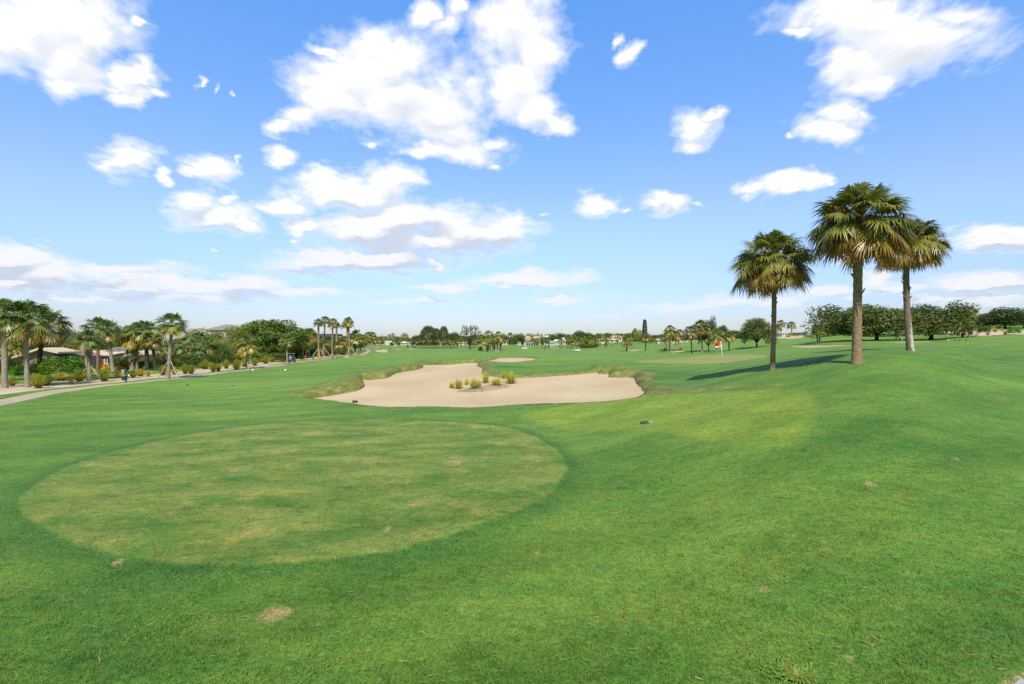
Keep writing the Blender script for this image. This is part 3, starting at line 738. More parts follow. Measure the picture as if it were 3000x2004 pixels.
PAL_H = dict(young=(0.150, 0.215, 0.085), mid=(0.150, 0.192, 0.048), old=(0.30, 0.25, 0.055), dead=(0.34, 0.17, 0.055))
HEROES = [  # base px, base py, hub px, hub py, crown radius m, base r, top r, seed, bow(px), bark, label
 (2263,1083,2263,758,2.34,0.165,0.135,11,(7,-2),'bark_tan','shortest and leftmost of the three big fan palms on the mound, slim curved trunk'),
 (2510,1064,2517,642,2.50,0.255,0.19,23,(3,2),'bark_tan','tallest of the three big fan palms on the mound, straight brown trunk'),
 (2667,1028,2662,706,2.62,0.285,0.195,37,(-6,-5),'bark_lichen','right hand palm of the mound trio, leaning trunk with pale lichen')]
for bx, by, hx, hy, CR, r0, r1, sd, bow, bark, lab in HEROES:
    base = place(bx, by); D = base.y; root = empty('fan_palm', base, lab, 'palm tree', 'big fan palms on the mound')
    ht = (CAMZ + (1002 - hy) / F * D) - base.z; sx = (hx - bx) / F * D
    cv = lambda z: (sx * z + (bow[0] * 4 * z * (1 - z) * (0.6 + 0.8 * z)) / F * D, 0.10 * math.sin(z * 3))
    me = trunk_mesh('trunk', M[bark], [(0, r0 * 1.12), (0.03, r0), (0.12, r0 * 0.88), (0.5, r0 * 0.80), (0.8, r1 * 1.02), (0.95, r1), (1, r1 * 0.8)], cv, 22, 18, sd, 90, scale=ht + 0.1)
    o = link('trunk', me, root); o.location.z = -0.06
    top = Vector((cv(1)[0], cv(1)[1], ht))
    v, q, c = fan_crown(sd, 120, 26, 4, CR, t0=0.0, t1=0.88, bot=-26, pal=PAL_H)
    o = link('crown', mesh_np('crown', v, quads=q, cols=c, mats=[M['frond']]), root); o.location = top; o.scale.z = 0.80; o['label'] = 'green fan shaped fronds of the crown'
    v, q, c = fan_crown(sd + 1, 22 if sd != 37 else 40, 26, 4, CR * 0.90, t0=0.66, t1=1.0, bot=-30, pal=dict(young=(.1,.1,.03), mid=(.20,.20,.045), old=(0.30,0.22,0.055), dead=(0.36,0.17,0.055)), droop=1.1)
    o = link('old_fronds', mesh_np('old_fronds', v, quads=q, cols=c, mats=[M['frond']]), root); o.location = top; o.scale.z = 0.82; o['label'] = 'orange brown drooping old fronds under the crown'
    v, q, c = sprays(sd + 2, 12 if sd != 37 else 22, CR * 0.98, (0.20, 0.095, 0.05), m=70)
    o = link('seed_stalks', mesh_np('seed_stalks', v, quads=q, cols=c, mats=[M['tuft']]), root); o.location = top

PAL_G = dict(young=(0.105, 0.19, 0.080), mid=(0.105, 0.185, 0.050), old=(0.24, 0.25, 0.055), dead=(0.40, 0.21, 0.05))
PAL_Y = dict(young=(0.12, 0.195, 0.05), mid=(0.15, 0.20, 0.045), old=(0.34, 0.30, 0.05), dead=(0.44, 0.27, 0.05))
PAL_B = dict(young=(0.11, 0.165, 0.045), mid=(0.145, 0.16, 0.045), old=(0.26, 0.20, 0.055), dead=(0.28, 0.13, 0.04))
CROWN = {}
def _crown(key, *a, **k):
    v, q, c = fan_crown(*a, **k); CROWN[key] = mesh_np('crown_' + key, v, quads=q, cols=c, mats=[M['frond']])
for i in range(3):
    _crown('g%d' % i, 100 + i, 66, 18, 3, pal=PAL_G, bot=-20, t1=0.86); _crown('y%d' % i, 120 + i, 64, 18, 3, pal=PAL_Y, bot=-28)
    _crown('b%d' % i, 140 + i, 64, 16, 3, pal=PAL_B, bot=-25, t1=0.92); _crown('f%d' % i, 160 + i, 44, 10, 2, t1=0.88, pal=[PAL_G, PAL_Y, PAL_B][i], bot=-32, wid=0.9)
_crown('s0', 181, 34, 16, 3, pal=PAL_G, bot=-35); _crown('s1', 182, 28, 14, 3, pal=PAL_G, bot=-30)
v, q, c = feather_crown(191); CROWN['royal'] = mesh_np('crown_feather', v, quads=q, cols=c, mats=[M['frond']])
v, q, c = feather_crown(192, 11, 14, 60, 0); v[:, 0] = v[:, 0] * 0.7 + 0.45 * np.abs(v[:, 2]) + 0.25 * np.hypot(v[:, 0], v[:, 1]); CROWN['windy'] = mesh_np('crown_windblown', v, quads=q, cols=c, mats=[M['frond']])
PT = [(0, 1.3), (0.05, 1.1), (0.15, 1.0), (0.8, 0.9), (1, 0.95)]
TR = {k: trunk_mesh('trunk_' + k, M[m], PT, None, 9, b, 5, 16) for k, m, b in (('grey', 'bark_grey', 0), ('tan', 'bark_tan', 0), ('red', 'bark_red', 0), ('dark', 'bark_dark', 0), ('boot', 'bark_grey', 40))}
STK = MB(); STK.tube([(0, 0, 0), (0, 0, 1)], 1.0, 6); STKM = {'stake': STK.mesh('stake_old', M['stake']), 'stake_new': STK.mesh('stake_yellow', M['stake_new'])}

def along(o, a, b, r):
    """stretch a unit-height child from a to b with radius r"""
    d = Vector(b) - Vector(a); o.location = a; o.rotation_mode = 'QUATERNION'; o.rotation_quaternion = Vector((0, 0, 1)).rotation_difference(d.normalized()); o.scale = (r, r, d.length)

def palm(px, py, hx, hy, wpx, kind, trunk, tw, label, group=None, stakes=0, smat='stake', base=None, name='fan_palm', squash=0.8, tilt=(0, 0), sh=0.38, sw=0.30, D=None):
    """one palm: foot at photo (px,py), crown hub at (hx,hy), crown wpx wide, trunk tw wide"""
    if D is None: b = place(px, py)
    else: X, Y = at(px, D); b = Vector((X, Y, gz(X, Y)))
    D = b.y; root = empty(name, b, label, 'palm tree', group)
    top = Vector(((hx - 1500) / F * D - b.x, random.uniform(-0.3, 0.3) * (1 if abs(hx - px) > 4 else 0), CAMZ + (1002 - hy) / F * D - b.z))
    t = link('trunk', TR[trunk], root); along(t, (0, 0, -0.1), top, tw / F * D / 2)
    c = link('crown', CROWN[kind], root); c.location = top; rr = wpx / F * D / 2 / 0.98; c.scale = (rr, rr, rr * squash); c.location.z += (0.17 if squash < 1 else 0) * rr; t.scale.z *= 1 + ((0.14 if squash < 1 else 0) * rr) / max(top.z, 1); c.rotation_euler = (tilt[0], tilt[1], random.uniform(0, 6.28))
    if kind in ('royal', 'windy'): c.scale.z = rr; c.location = top
    if kind in ('windy',): c.rotation_euler = (0, 0, 0)
    for k in range(stakes):
        a = 2 * math.pi * k / stakes + {3: 0.5, 2: 0.0, 4: 0.6, 1: 0.0}.get(stakes, 0.3); o = link('support_stake', STKM[smat], root)
        f = Vector((math.cos(a), math.sin(a), 0)) * top.z * sw; f.z = gz(b.x + f.x, b.y + f.y) - b.z
        along(o, f, top * sh, 0.05 if D < 110 else 0.075)
    return root

random.seed(21)
GP = 'fan palms along the cart path bed'
palm(14,1136,12,934,140,'g0','grey',15,'grey trunked fan palm cut by the left edge of the photo',GP)
palm(80,1134,72,952,165,'g1','grey',13,'tall fan palm with round dark crown, second from the left edge',GP)
palm(112,1110,128,962,150,'b0','dark',12,'dark trunked fan palm behind the round green tuft, third from the left edge',GP)
palm(4,1116,32,1018,66,'y1','red',9,'low fan palm half hidden behind the leftmost grey trunk',GP)
palm(263,1114,258,1002,84,'g2','boot',12.5,'short fan palm with scaly grey trunk and two pale support stakes',GP,2,sh=0.42,sw=0.31)
palm(287,1097,287,965,84,'g1','red',9,'reddish straight trunked fan palm right of the short staked one',GP)
palm(332,1088,314,972,82,'g0','grey',10,'fan palm leaning left in front of the long tan roof',GP)
palm(366,1084,378,985,70,'b1','red',9,'fan palm leaning right behind the dark waste station',GP)
palm(387,1086,390,1034,52,'s1','boot',15,'stumpy fan palm with thick scaly trunk and small crown by orange shrubs',GP)
palm(402,1086,402,985,96,'y0','tan',8,'fan palm with bright yellow lower fronds',GP)
palm(431,1086,428,978,88,'g2','dark',11,'dark trunked fan palm right of the yellow fronded one',GP)
palm(456,1086,450,1000,60,'b2','dark',9,'thin dark palm on the lawn before the tall staked palm',GP)
palm(492,1111,503,958,96,'g0','grey',10,'tall fan palm with whitened foot and single grey prop on the path edge',GP,2,sh=0.40,sw=0.20)
palm(480,1072,478,1020,60,'s0','red',9,'small brown trunked palm among dark shrubs behind the tall staked palm',GP)
palm(545,1072,545,1020,75,'s0','red',9,'bushy blue green palm left in the clump of low palms',GP)
palm(600,1068,590,1010,85,'s0','dark',9,'bushy broad palm in the middle of the clump of low palms',GP)
palm(567,1072,570,1032,70,'s1','dark',9,'lowest shrubby palm of the clump of low palms',GP)
palm(724,1081,724,1012,72,'y2','grey',7,'short fan palm with whitened trunk and four props beside white ball markers',GP,4,sh=0.42,sw=0.36)
palm(842,1069,840,1000,48,'g1','grey',5,'slender fan palm with white foot in front of the golf cart',GP)
GM = 'fan palms beyond the golf cart'
palm(857,1046,858,995,44,'y1','tan',5,'fan palm just above the golf cart roof',GM)
palm(888,1050,886,998,46,'y0','tan',5,'fan palm left of the first orange cone',GM)
palm(906,1048,904,984,56,'y2','grey',5,'taller full crowned fan palm right of the first orange cone',GM)
GT = 'tall thin palms propped with timber by the gravel lot'
palm(933,1048,933,948,33,'g0','tan',6,'leftmost tall thin palm of the propped row',GT,4,'stake_new',sh=0.28,sw=0.20)
palm(947,1046,952,942,36,'g2','grey',5,'second tall thin palm of the propped row, close beside the leftmost',GT,3,'stake_new',sh=0.28,sw=0.20)
palm(973,1051,975,948,36,'b1','tan',5,'third tall thin palm of the propped row, with short white props',GT,3,sh=0.17,sw=0.10)
palm(986,1036,986,955,40,'royal','grey',6,'dark feather leaved palm between the third and fourth tall thin palms',GT,3,'stake_new',name='feather_palm',sh=0.42,sw=0.22)
palm(1018,1033,1017,950,34,'b0','tan',5,'fourth tall thin palm, behind the rightmost propped one',GT)
palm(1025,1044,1021,945,38,'y1','tan',5,'rightmost tall thin palm of the propped row',GT,3,'stake_new',sh=0.30,sw=0.22)
palm(1040,1033,1038,975,44,'windy','dark',5,'feather palm with windblown fronds right of the tall thin palms',None,name='feather_palm')
GS = 'short palms lining the far cart path'
for k, (a, b, hy, w, kd) in enumerate([(1031,1034,990,34,'g1'),(1045,1036,994,36,'y1'),(1056,1030,992,32,'y2'),(1066,1027,994,30,'y0'),(1078,1024,986,32,'y1'),(1090,1022,985,30,'g0'),(1100,1022,994,24,'y2'),(1112,1022,995,22,'y0')]):
    palm(a, b, a, hy, w, kd, 'grey', 4, 'short palm in the row lining the far end of the cart path', GS)
for a, b, hy, w, kd in [(960,1040,1003,40,'g2'),(1000,1036,1006,38,'y0'),(1008,1040,998,34,'b2')]:
    palm(a, b, a, hy, w, kd, 'dark', 5, 'low fan palm among the green shrubs behind the propped palms', 'low fan palms behind the propped palms')
# clump in the middle distance
GC = 'palms of the clump in the middle of the course'
CL = [(1405,1027,1404,1001,34,'f0'),(1411,1028,1413,1003,30,'f1'),(1428,1031,1425,1000,32,'f1'),(1431,1025,1430,984,30,'f2'),(1437,1026,1437,995,26,'f1'),(1445,1025,1443,992,28,'f2'),(1449,1025,1450,997,26,'f1'),(1461,1032,1460,985,30,'f1'),(1458,1026,1456,993,30,'f2'),(1466,1025,1466,996,26,'f2'),(1408,1026,1410,992,26,'f2')]
for k, (a, b, hx, hy, w, kd) in enumerate(CL):
    lab = {0: 'lowest bushy palm at the left end of the middle clump', 2: 'leaning palm with dark trunk standing nearest in the middle clump', 7: 'pale trunked palm at the right end of the middle clump'}.get(k, 'palm crowded inside the clump in the middle of the course')
    palm(a, b, hx, hy, w * 1.22, kd, 'grey' if k == 7 else 'dark', 4 if k else 6, lab, GC)
palm(1836,1029,1836,1004,37,'f1','dark',4,'lone small round palm in the open right of the lake',None)
palm(1891,1027,1892,988,34,'f2','dark',3,'lone thin palm right of the small round palm',None)
palm(1321,1022,1321,1004,15,'f0','dark',2,'tiny lone palm at the near shore of the left lake',None)
for a, b, hy, w in [(1773,1016,997,17),(1778,1016,1000,15)]: palm(a, b, a, hy, w, 'f2', 'dark', 2.4, 'twin small palm on the slope below the white hall', 'twin palms below the white hall')
GR = 'palms of the right hand grove'
for a, b, hx, hy, w, kd, tw, tr, lab in [
 (1949,1026,1949,985,28,'f0',3,'grey','left back palm of the first grove cluster'),(1953,1024,1956,990,26,'f2',3,'grey','short back palm of the first grove cluster'),
 (1962,1029,1963,978,30,'b0',4,'dark','dark trunked palm of the first grove cluster'),(1965,1032,1963,966,31,'y0',3,'grey','tallest palm of the first grove cluster'),
 (1980,1029,1981,981,28,'b1',3,'grey','palm of the first grove cluster with brown crown, right of the tallest'),(1988,1026,1990,978,30,'y1',3,'grey','rightmost palm of the first grove cluster by a round grass tuft'),
 (2027,1035,2024,972,36,'b2',4,'dark','dark straight palm alone in the middle of the grove'),(2055,1032,2052,958,44,'b0',3,'grey','tallest grove palm with leaning pale trunk'),
 (2058,1031,2056,966,34,'y1',3,'grey','second trunk close beside the tallest grove palm'),(2100,1032,2098,982,42,'y2',5,'grey','broad crowned grove palm with white foot behind the red flag'),
 (2136,1028,2136,984,32,'y0',4,'dark','last grove palm on the right, dark straight trunk')]:
    palm(a, b, hx, hy + 3, w * 1.28, kd, tr, tw, lab, GR)
GH = 'palms on the sandy hill beyond the green'
palm(2290,984,2288,950,30,'b1','grey',3,'palm on the sandy hill just right of the first big trunk',GH); palm(2320,983,2319,954,29,'b2','grey',3,'second palm on the sandy hill, small round crown',GH)
palm(2278,986,2276,962,26,'y0','grey',3,'low palm on the sandy hill half behind the first big trunk',GH)
palm(2395,1000,2394,966,34,'b1','dark',4,'left trunk of the twin palm before the oaks','twin palms before the oaks'); palm(2401,1000,2402,968,36,'y1','dark',4,'right trunk of the twin palm before the oaks','twin palms before the oaks')
GO = 'palms right of the spreading oak'
palm(2820,988,2820,952,58,'y2','red',6,'broad yellow green palm in front of the sand slope',GO); palm(2840,980,2840,918,46,'b0','dark',5,'taller palm with brown crown behind the broad yellow green one',GO)
palm(2805,980,2806,925,30,'b2','dark',4,'small dark crowned palm left of the taller brown one',GO)

# ------------------------------------------------------------------ broadleaf trees and shrubs
CM = {}
def _lm(key, *a, **k):
    v, q, c = leaves(*a, **k); CM[key] = mesh_np('foliage_' + key, v, quads=q, cols=c, mats=[M['leaf']])
_lm('dome', 1, dome_clumps(1, 90, 0.20, 120, -0.55, (1, 1, 0.92), 0.84), 0.042, (0.095, 0.170, 0.032), 0.25, inner=0.15)
_lm('airy', 2, dome_clumps(2, 46, 0.22, 90, -0.6, (1, 1, 0.95), 0.75), 0.036, (0.200, 0.245, 0.062), 0.3)
_lm('round', 3, dome_clumps(3, 50, 0.25, 100, -0.5, (1, 1, 0.9), 0.76), 0.048, (0.110, 0.170, 0.042), 0.3)
_lm('round2', 4, dome_clumps(4, 40, 0.28, 110, -0.5, (1, 1, 0.95), 0.72), 0.050, (0.170, 0.220, 0.044), 0.35)
_lm('dark', 5, dome_clumps(5, 46, 0.26, 100, -0.6, (1, 1, 0.95), 0.74), 0.050, (0.070, 0.116, 0.036), 0.3)
_lm('feather', 6, dome_clumps(6, 60, 0.22, 110, -0.35, (1, 1, 0.8), 0.80), 0.040, (0.12, 0.27, 0.035), 0.3, flat=0.6)
_lm('croton_o', 7, dome_clumps(7, 16, 0.4, 40, -0.3, (1, 1, 0.9), 0.6), 0.11, (0.42, 0.12, 0.03), 0.5)
_lm('croton_y', 8, dome_clumps(8, 16, 0.4, 40, -0.3, (1, 1, 0.9), 0.6), 0.11, (0.42, 0.36, 0.04), 0.4)
# oaks: flat topped, clumps on limb tips, gaps between
def oak(key, seed, n, spread=1.0, zlo=0.33, zhi=1.0, gap=1.0, rgb=(0.100, 0.136, 0.054)):
    g = np.random.default_rng(seed); cl = []; tips = []
    for i in range(n):
        a = i * 2.39996; rr = math.sqrt((i + 0.5) / n) * 0.84 * spread * (1 + 0.16 * math.sin(3 * a + seed * 1.7) + 0.10 * math.sin(5 * a + seed))
        z = zlo + (zhi - zlo) * (1 - rr * rr * 0.55) * g.uniform(0.55, 1.0) + 0.13 * math.sin(a * 2 + seed) * rr + 0.07 * math.sin(a * 3 + 2 * seed); c = (rr * math.cos(a), rr * math.sin(a), z)
        q = g.uniform(0.12, 0.27) * gap; cl.append((c, (q * 1.15, q * 1.15, q * 0.75), int(3000 * q * q)))
        if i % 3 == 0: tips.append((c[0] * 0.9, c[1] * 0.9, z - 0.05))
        if rr > 0.35:
            cl.append(((c[0] * 1.02, c[1] * 1.02, max(0.23, z - g.uniform(0.14, 0.38))), (q, q, q * 0.65), int(2400 * q * q)))
    v, q, c = leaves(seed, cl, 0.034, rgb, 0.3, inner=0.3); CM[key] = mesh_np('foliage_' + key, v, quads=q, cols=c, mats=[M['leaf']])
    mb = MB(); limbs(seed, tips, 0, 0.052, mb, 0.20); CM[key + '_t'] = mb.mesh('limbs_' + key, M['bark_dark'], True)
oak('oak0', 31, 46); oak('oak1', 32, 38); oak('oak2', 33, 30, zlo=0.5, gap=0.92, rgb=(0.080, 0.106, 0.046)); oak('umb', 34, 20, zlo=0.56, gap=0.66, rgb=(0.09, 0.11, 0.055))
mb = MB(); limbs(9, [(0.5, 0.1, 0.9), (-0.45, 0.2, 0.95), (0.1, -0.5, 0.9), (0.0, 0.45, 1.0), (-0.2, -0.3, 1.1)], 0, 0.06, mb, 0.45); CM['trunk_t'] = mb.mesh('limbs_plain', M['bark_dark'], True)
# casuarina: wispy upright cones; norfolk pine: narrow tiers
def cone_clumps(seed, n, r, k, top=1.0, w=0.42, zmin=0.08, pw=0.8):
    g = np.random.default_rng(seed); out = []
    for i in range(n):
        z = zmin + (top - zmin) * (i / n) ** 0.9; rad = w * (1 - z / top) ** pw + 0.03; a = i * 2.39996; q = r * (1.15 - 0.75 * z / top)
        out.append(((rad * math.cos(a), rad * math.sin(a), z), (q, q, q * 1.5), k))
    return out
_lm('casu', 41, cone_clumps(41, 110, 0.15, 80, pw=0.42), 0.030, (0.085, 0.120, 0.062), 0.3, aspect=0.3, hang=1.5)
_lm('norf', 42, cone_clumps(42, 90, 0.045, 44, 1.0, 0.085, 0.05, 0.35), 0.018, (0.036, 0.060, 0.036), 0.2)

def tree(px, D, top, base, wpx, key, label, group=None, name='tree', tk='trunk_t', cat='tree', tube=0.25, zc=None, py=None):
    """broadleaf tree: crown fills wpx by (top..crown bottom), trunk beneath"""
    if py is not None: b = place(px, py)
    else: X, Y = at(px, D); b = Vector((X, Y, gz(X, Y)))
    D = b.y; root = empty(name, b, label, cat, group)
    ztop = CAMZ + (1002 - top) / F * D - b.z; w = wpx / F * D / 2
    cr = link('crown', CM[key], root); cr.rotation_euler = (0, 0, random.uniform(0, 6.28))
    if key in ('oak0', 'oak1', 'oak2', 'umb'):
        cr.scale = (w / 0.98, w / 0.98, ztop / 1.02); t = link('trunk', CM[key + '_t'], root); t.scale = cr.scale; t.rotation_euler = cr.rotation_euler
        t.location.z = -0.1
    elif key in ('casu', 'norf'):
        s = w / (0.5 if key == 'casu' else 0.115); cr.scale = (s, s, ztop / 1.05); t = link('trunk', TR['dark'], root); along(t, (0, 0, -0.1), (0, 0, ztop * 0.9), max(0.15, w * 0.05))
    else:
        hz = ztop * (1 - tube) / 1.55; cr.scale = (w / 0.98, w / 0.98, hz); cr.location.z = ztop - hz * 0.98
        t = link('trunk', CM[tk], root); t.scale = (w * 0.8, w * 0.8, ztop - hz * 0.9); t.location.z = -0.1
    return root

random.seed(5)
tree(787,128,929,0,192,'dome','big dark dense dome shaped tree behind the clipped hedge',tube=0.12)
tree(770,150,968,0,170,'dark','dark tree filling in behind the big dome tree',tube=0.03)
tree(893,150,958,0,80,'dome','smaller dark domed tree right of the big dome tree',tube=0.12)
tree(695,112,946,0,100,'airy','pale airy tree with visible pale limbs left of the big dome tree',tube=0.15)
tree(655,104,985,0,70,'airy','lower pale airy tree left of its taller airy neighbour',tube=0.1)
tree(580,108,955,0,92,'round2','yellow green bushy tree right of the tall staked palm',tube=0.1)
tree(632,115,962,0,66,'round2','smaller yellow green tree under the grey roof peak',tube=0.1)
tree(640,98,1000,0,60,'dark','dark low tree between the low palms and the airy tree',tube=0.05)
tree(538,100,985,0,86,'dark','dark shaded tree behind the clump of low palms',tube=0.05)
tree(190,125,955,0,74,'dark','far dark tree between the left palms and the short staked palm',tube=0.1)
tree(222,88,972,0,74,'round2','yellow green feathery tree left of the short staked palm',tube=0.1)
tree(352,105,952,0,110,'round','green tree behind the palms above the long tan roof',tube=0.1)
tree(440,108,962,0,92,'round2','green tree behind the yellow fronded palm',tube=0.1)
tree(35,80,985,0,130,'dark','dark shady tree behind the leftmost palms',tube=0.05)
tree(140,100,988,0,120,'dark','dark tree behind the ridge of the brown gabled house',tube=0.05)
tree(-40,100,960,0,140,'round','green tree rising at the very left edge behind the palms',tube=0.1)
tree(480,98,1005,0,80,'dark','dark tree behind the tall staked palm trunk',tube=0.05)
tree(410,98,1010,0,80,'dark','dark tree behind the end of the long tan roof',tube=0.05)
tree(1022,190,978,0,92,'round','green tree behind the rightmost tall thin palms',tube=0.1)
tree(965,175,985,0,70,'dark','dark tree behind the propped palm row',tube=0.1)
tree(850,150,990,0,80,'dark','dark shaded tree low behind the fan palms beyond the cart',tube=0.05)
# shrubs
def shrub(px, py, top, w, key, label, group=None, cat='shrub', D=None):
    b = place(px, py) if D is None else Vector((*at(px, D), gz(*at(px, D))))
    D = b.y; root = empty('shrub', b, label, cat, group); h = CAMZ + (1002 - top) / F * D - b.z; r = w / F * D / 2
    o = link('foliage', CM[key], root); o.scale = (r, r, h / 1.55); o.location.z = h - h / 1.55 * 0.98; o.rotation_euler = (0, 0, random.uniform(0, 6))
    t = link('stem', CM['trunk_t'], root); t.scale = (r * 0.5, r * 0.5, h * 0.5); t.location.z = -0.05
    return root
shrub(180,1110,1032,135,'feather','large bright green feathery shrub behind the left palms')
shrub(92,1110,1058,95,'feather','low bright green arm of shrubbery left of the big feathery shrub')
shrub(232,1092,1036,62,'dark','dark leaved shrub against the roof, right of the feathery shrub')
shrub(20,1096,1042,70,'dark','dark shrub under the leftmost palms')
shrub(302,1085,1064,34,'croton_o','bright orange leaved shrub under the tan roof'); shrub(313,1087,1069,30,'croton_y','yellow leaved shrub beside the bright orange one')
shrub(352,1082,1073,40,'croton_o','low orange shrub behind the waste station'); shrub(378,1082,1067,22,'croton_y','yellow shrub left of the stumpy palm'); shrub(398,1082,1064,18,'croton_o','small orange shrub right of the stumpy palm')
shrub(530,1078,1058,20,'croton_y','small yellow shrub in the bed behind the tall staked palm')
for k, (a, b, t, w, kd) in enumerate([(455,1078,1040,60,'dark'),(505,1080,1045,60,'round'),(560,1078,1030,70,'dark'),(615,1074,1035,70,'dark'),(650,1068,1015,60,'dark'),(425,1082,1052,40,'round'),(690,1062,1000,60,'airy'),(345,1079,1048,44,'dark'),(372,1079,1046,44,'dark')]):
    shrub(a, b, t, w, kd, ['dark shrub in the planted strip between the houses and the sand bed','green shrub in the planted strip between the houses and the sand bed'][kd != 'dark'], 'shrubs between the houses and the sand bed')
for a, b, t, w, kd in [(955,1043,1016,56,'round2'),(985,1041,1018,46,'round'),(1012,1038,1016,50,'round2'),(925,1046,1020,46,'dark'),(870,1048,1018,70,'dark'),(830,1048,1012,80,'dark')]:
    shrub(a, b, t, w, kd, 'leafy shrub behind the timber props of the tall thin palms', 'shrubs behind the propped palms')

def hedge(pxa, pxb, D, top, depth, label):
    xa, y = at(pxa, D); xb, _ = at(pxb, D); z0 = gz((xa + xb) / 2, y); h = CAMZ + (1002 - top) / F * D - z0; L = xb - xa
    cl = []; g = np.random.default_rng(int(pxa))
    for i in range(int(L / 0.9)):
        for zz in (0.3, 0.75): cl.append(((-L / 2 + (i + 0.5) * 0.9 + g.normal(0, 0.08), g.normal(0, 0.06), h * zz), (0.62, depth, h * 0.27), 240))
    v, q, c = leaves(int(pxa), cl, 0.13, (0.095, 0.150, 0.032), 0.25, inner=0.1)
    mb = MB(); mb.box((0, 0, h * 0.42), (L, depth * 1.3, h * 0.84))
    root = empty('hedge', ((xa + xb) / 2, y, z0), label, 'hedge')
    link('foliage', mesh_np('foliage', v, quads=q, cols=c, mats=[M['leaf']]), root)
    mb2 = MB()
    for i in range(int(L / 1.2)):
        mb2 = MB(); mb2.tube([(-L / 2 + 0.6 + i * 1.2, 0, -0.1), (-L / 2 + 0.6 + i * 1.2, 0, h * 0.8)], 0.05, 5); mb2.build('stem', M['bark_dark'], root)
hedge(655, 735, 98, 1041, 1.0, 'long clipped hedge left of the short propped palm'); hedge(738, 858, 108, 1034, 1.0, 'long clipped hedge behind the golf cart')
hedge(355, 380, 72, 1054, 0.8, 'short dark hedge under the long tan roof')

# ornamental grass
TM = [tuft_mesh('tuft_green', 61, 900, (0.26, 0.31, 0.075), (0.20, 0.21, 0.07), 1.35), tuft_mesh('tuft_straw', 62, 800, (0.40, 0.38, 0.12), (0.36, 0.27, 0.12), 1.4),
      tuft_mesh('tuft_fresh', 63, 300, (0.36, 0.40, 0.10), (0.30, 0.24, 0.09), 1.35), tuft_mesh('tuft_dry', 64, 190, (0.48, 0.36, 0.20), (0.34, 0.22, 0.11), 0.9)]
def tuft(px, py, w, h, k, label, group, D=None):
    b = place(px, py) if D is None else Vector((*at(px, D), gz(*at(px, D))))
    o = link('grass_tuft', TM[k]); o.location = b - Vector((0, 0, 0.18 if 'bunker' in group else 0.04)); D = b.y; o.scale = (w / F * D / (0.95 if k < 2 else 0.52),) * 2 + (h / F * D * (1.28 if k < 2 else 1.05),); o.rotation_euler = (0, 0, random.uniform(0, 6.28))
    return tag(o, label, 'ornamental grass', group)
GB = 'grass tufts in the sand bed beside the cart path'
z1 = [(36,1131,26,22,1,'straw coloured tuft between the two leftmost palm trunks'),(113,1137,36,34,0,'big round dark green tuft in front of the third palm'),(135,1128,34,26,1,''),(100,1122,26,24,1,''),(178,1115,38,20,1,'wide straw tuft under the feathery shrub'),(208,1126,14,16,1,'small upright straw tuft alone before the feathery shrub'),(233,1117,36,28,0,'rounded tuft left of the two pale stakes'),(306,1117,34,30,0,'large dark green tuft right of the two pale stakes'),
 (346,1107,22,18,1,'tan tuft just left of the waste station'),(390,1106,26,20,0,''),(412,1102,26,18,1,''),(435,1103,14,16,1,'small rusty tuft near the path under the dark palm'),(477,1099,26,24,0,'round green tuft left of the tall staked palm'),
 (511,1097,18,17,1,'small tan tuft just right of the tall staked palm'),(543,1095,24,24,0,''),(560,1095,24,22,0,''),(601,1081,32,21,0,'wide tuft left of the white marker post'),(625,1088,24,20,0,''),(640,1087,20,18,0,''),(663,1080,20,22,0,'upright tuft right of the white marker post'),(693,1084,28,26,0,'big blue green tuft left of the short propped palm'),(718,1074,30,20,0,''),(746,1071,24,18,0,''),(778,1065,26,19,0,'round tuft right of the short propped palm'),(796,1061,16,16,0,''),(812,1062,7,6,1,'tiny tuft near the cart path'),(828,1052,20,14,0,''),(862,1047,30,14,0,'wide tuft behind the golf cart')]
for a, b, w, h, k, lab in z1: tuft(a, b, w, h, k, lab or 'plain rounded tuft among others in the sand bed beside the cart path', GB)
GI = 'grass tufts on the island in the big bunker'
for zx, zy, w, h, k, lab in [(578,1090,17,21,3,'brown dry tuft, leftmost on the bunker island'),(675,1100,20,32,2,'leaning yellow green tuft, second from left on the bunker island'),(785,1048,14,22,3,'short dry tuft at the back left of the bunker island'),(895,1105,26,36,2,'tallest broad tuft in the middle front of the bunker island'),(965,1072,12,22,3,'thin brown tuft touching the tallest one'),(1045,1025,16,36,2,'tall narrow tuft at the back middle of the bunker island'),(1150,1040,9,16,3,'tiny dry tuft left of the right front one'),(1200,1062,20,27,2,'yellow tuft at the right front of the bunker island'),(1303,960,14,24,2,'back right tuft of the bunker island'),(1395,1030,24,38,2,'large fresh tuft at the right end of the bunker island')]:
    tuft(1200 + zx * .2129, 900 + zy * .2129, w, h, k, lab, GI)
for px, py, w, h, k, lab in [(1949,1027,14,8,1,'round tuft at the left foot of the first grove cluster'),(1995,1026,13,9,1,'round tuft right of the first grove cluster'),(2309,987,14,9,2,'yellow tuft on the sandy hill left'),(2335,985,8,6,2,'small yellow tuft on the sandy hill right'),(2894,982,10,10,1,'tan tuft at the lower edge of the sand slope'),(2868,972,16,10,0,'wide green tuft high on the sand slope'),(2915,972,16,10,1,'straw tuft right on the sand slope'),(2945,980,11,9,0,'green tuft at the right end of the sand slope'),(2776,968,8,6,1,'small tan tuft by the oak limbs'),(2936,970,10,7,1,'tiny tuft near the big dark tree foot')]:
    tuft(px, py, w, h, k, lab, 'grass tufts on the far sand')

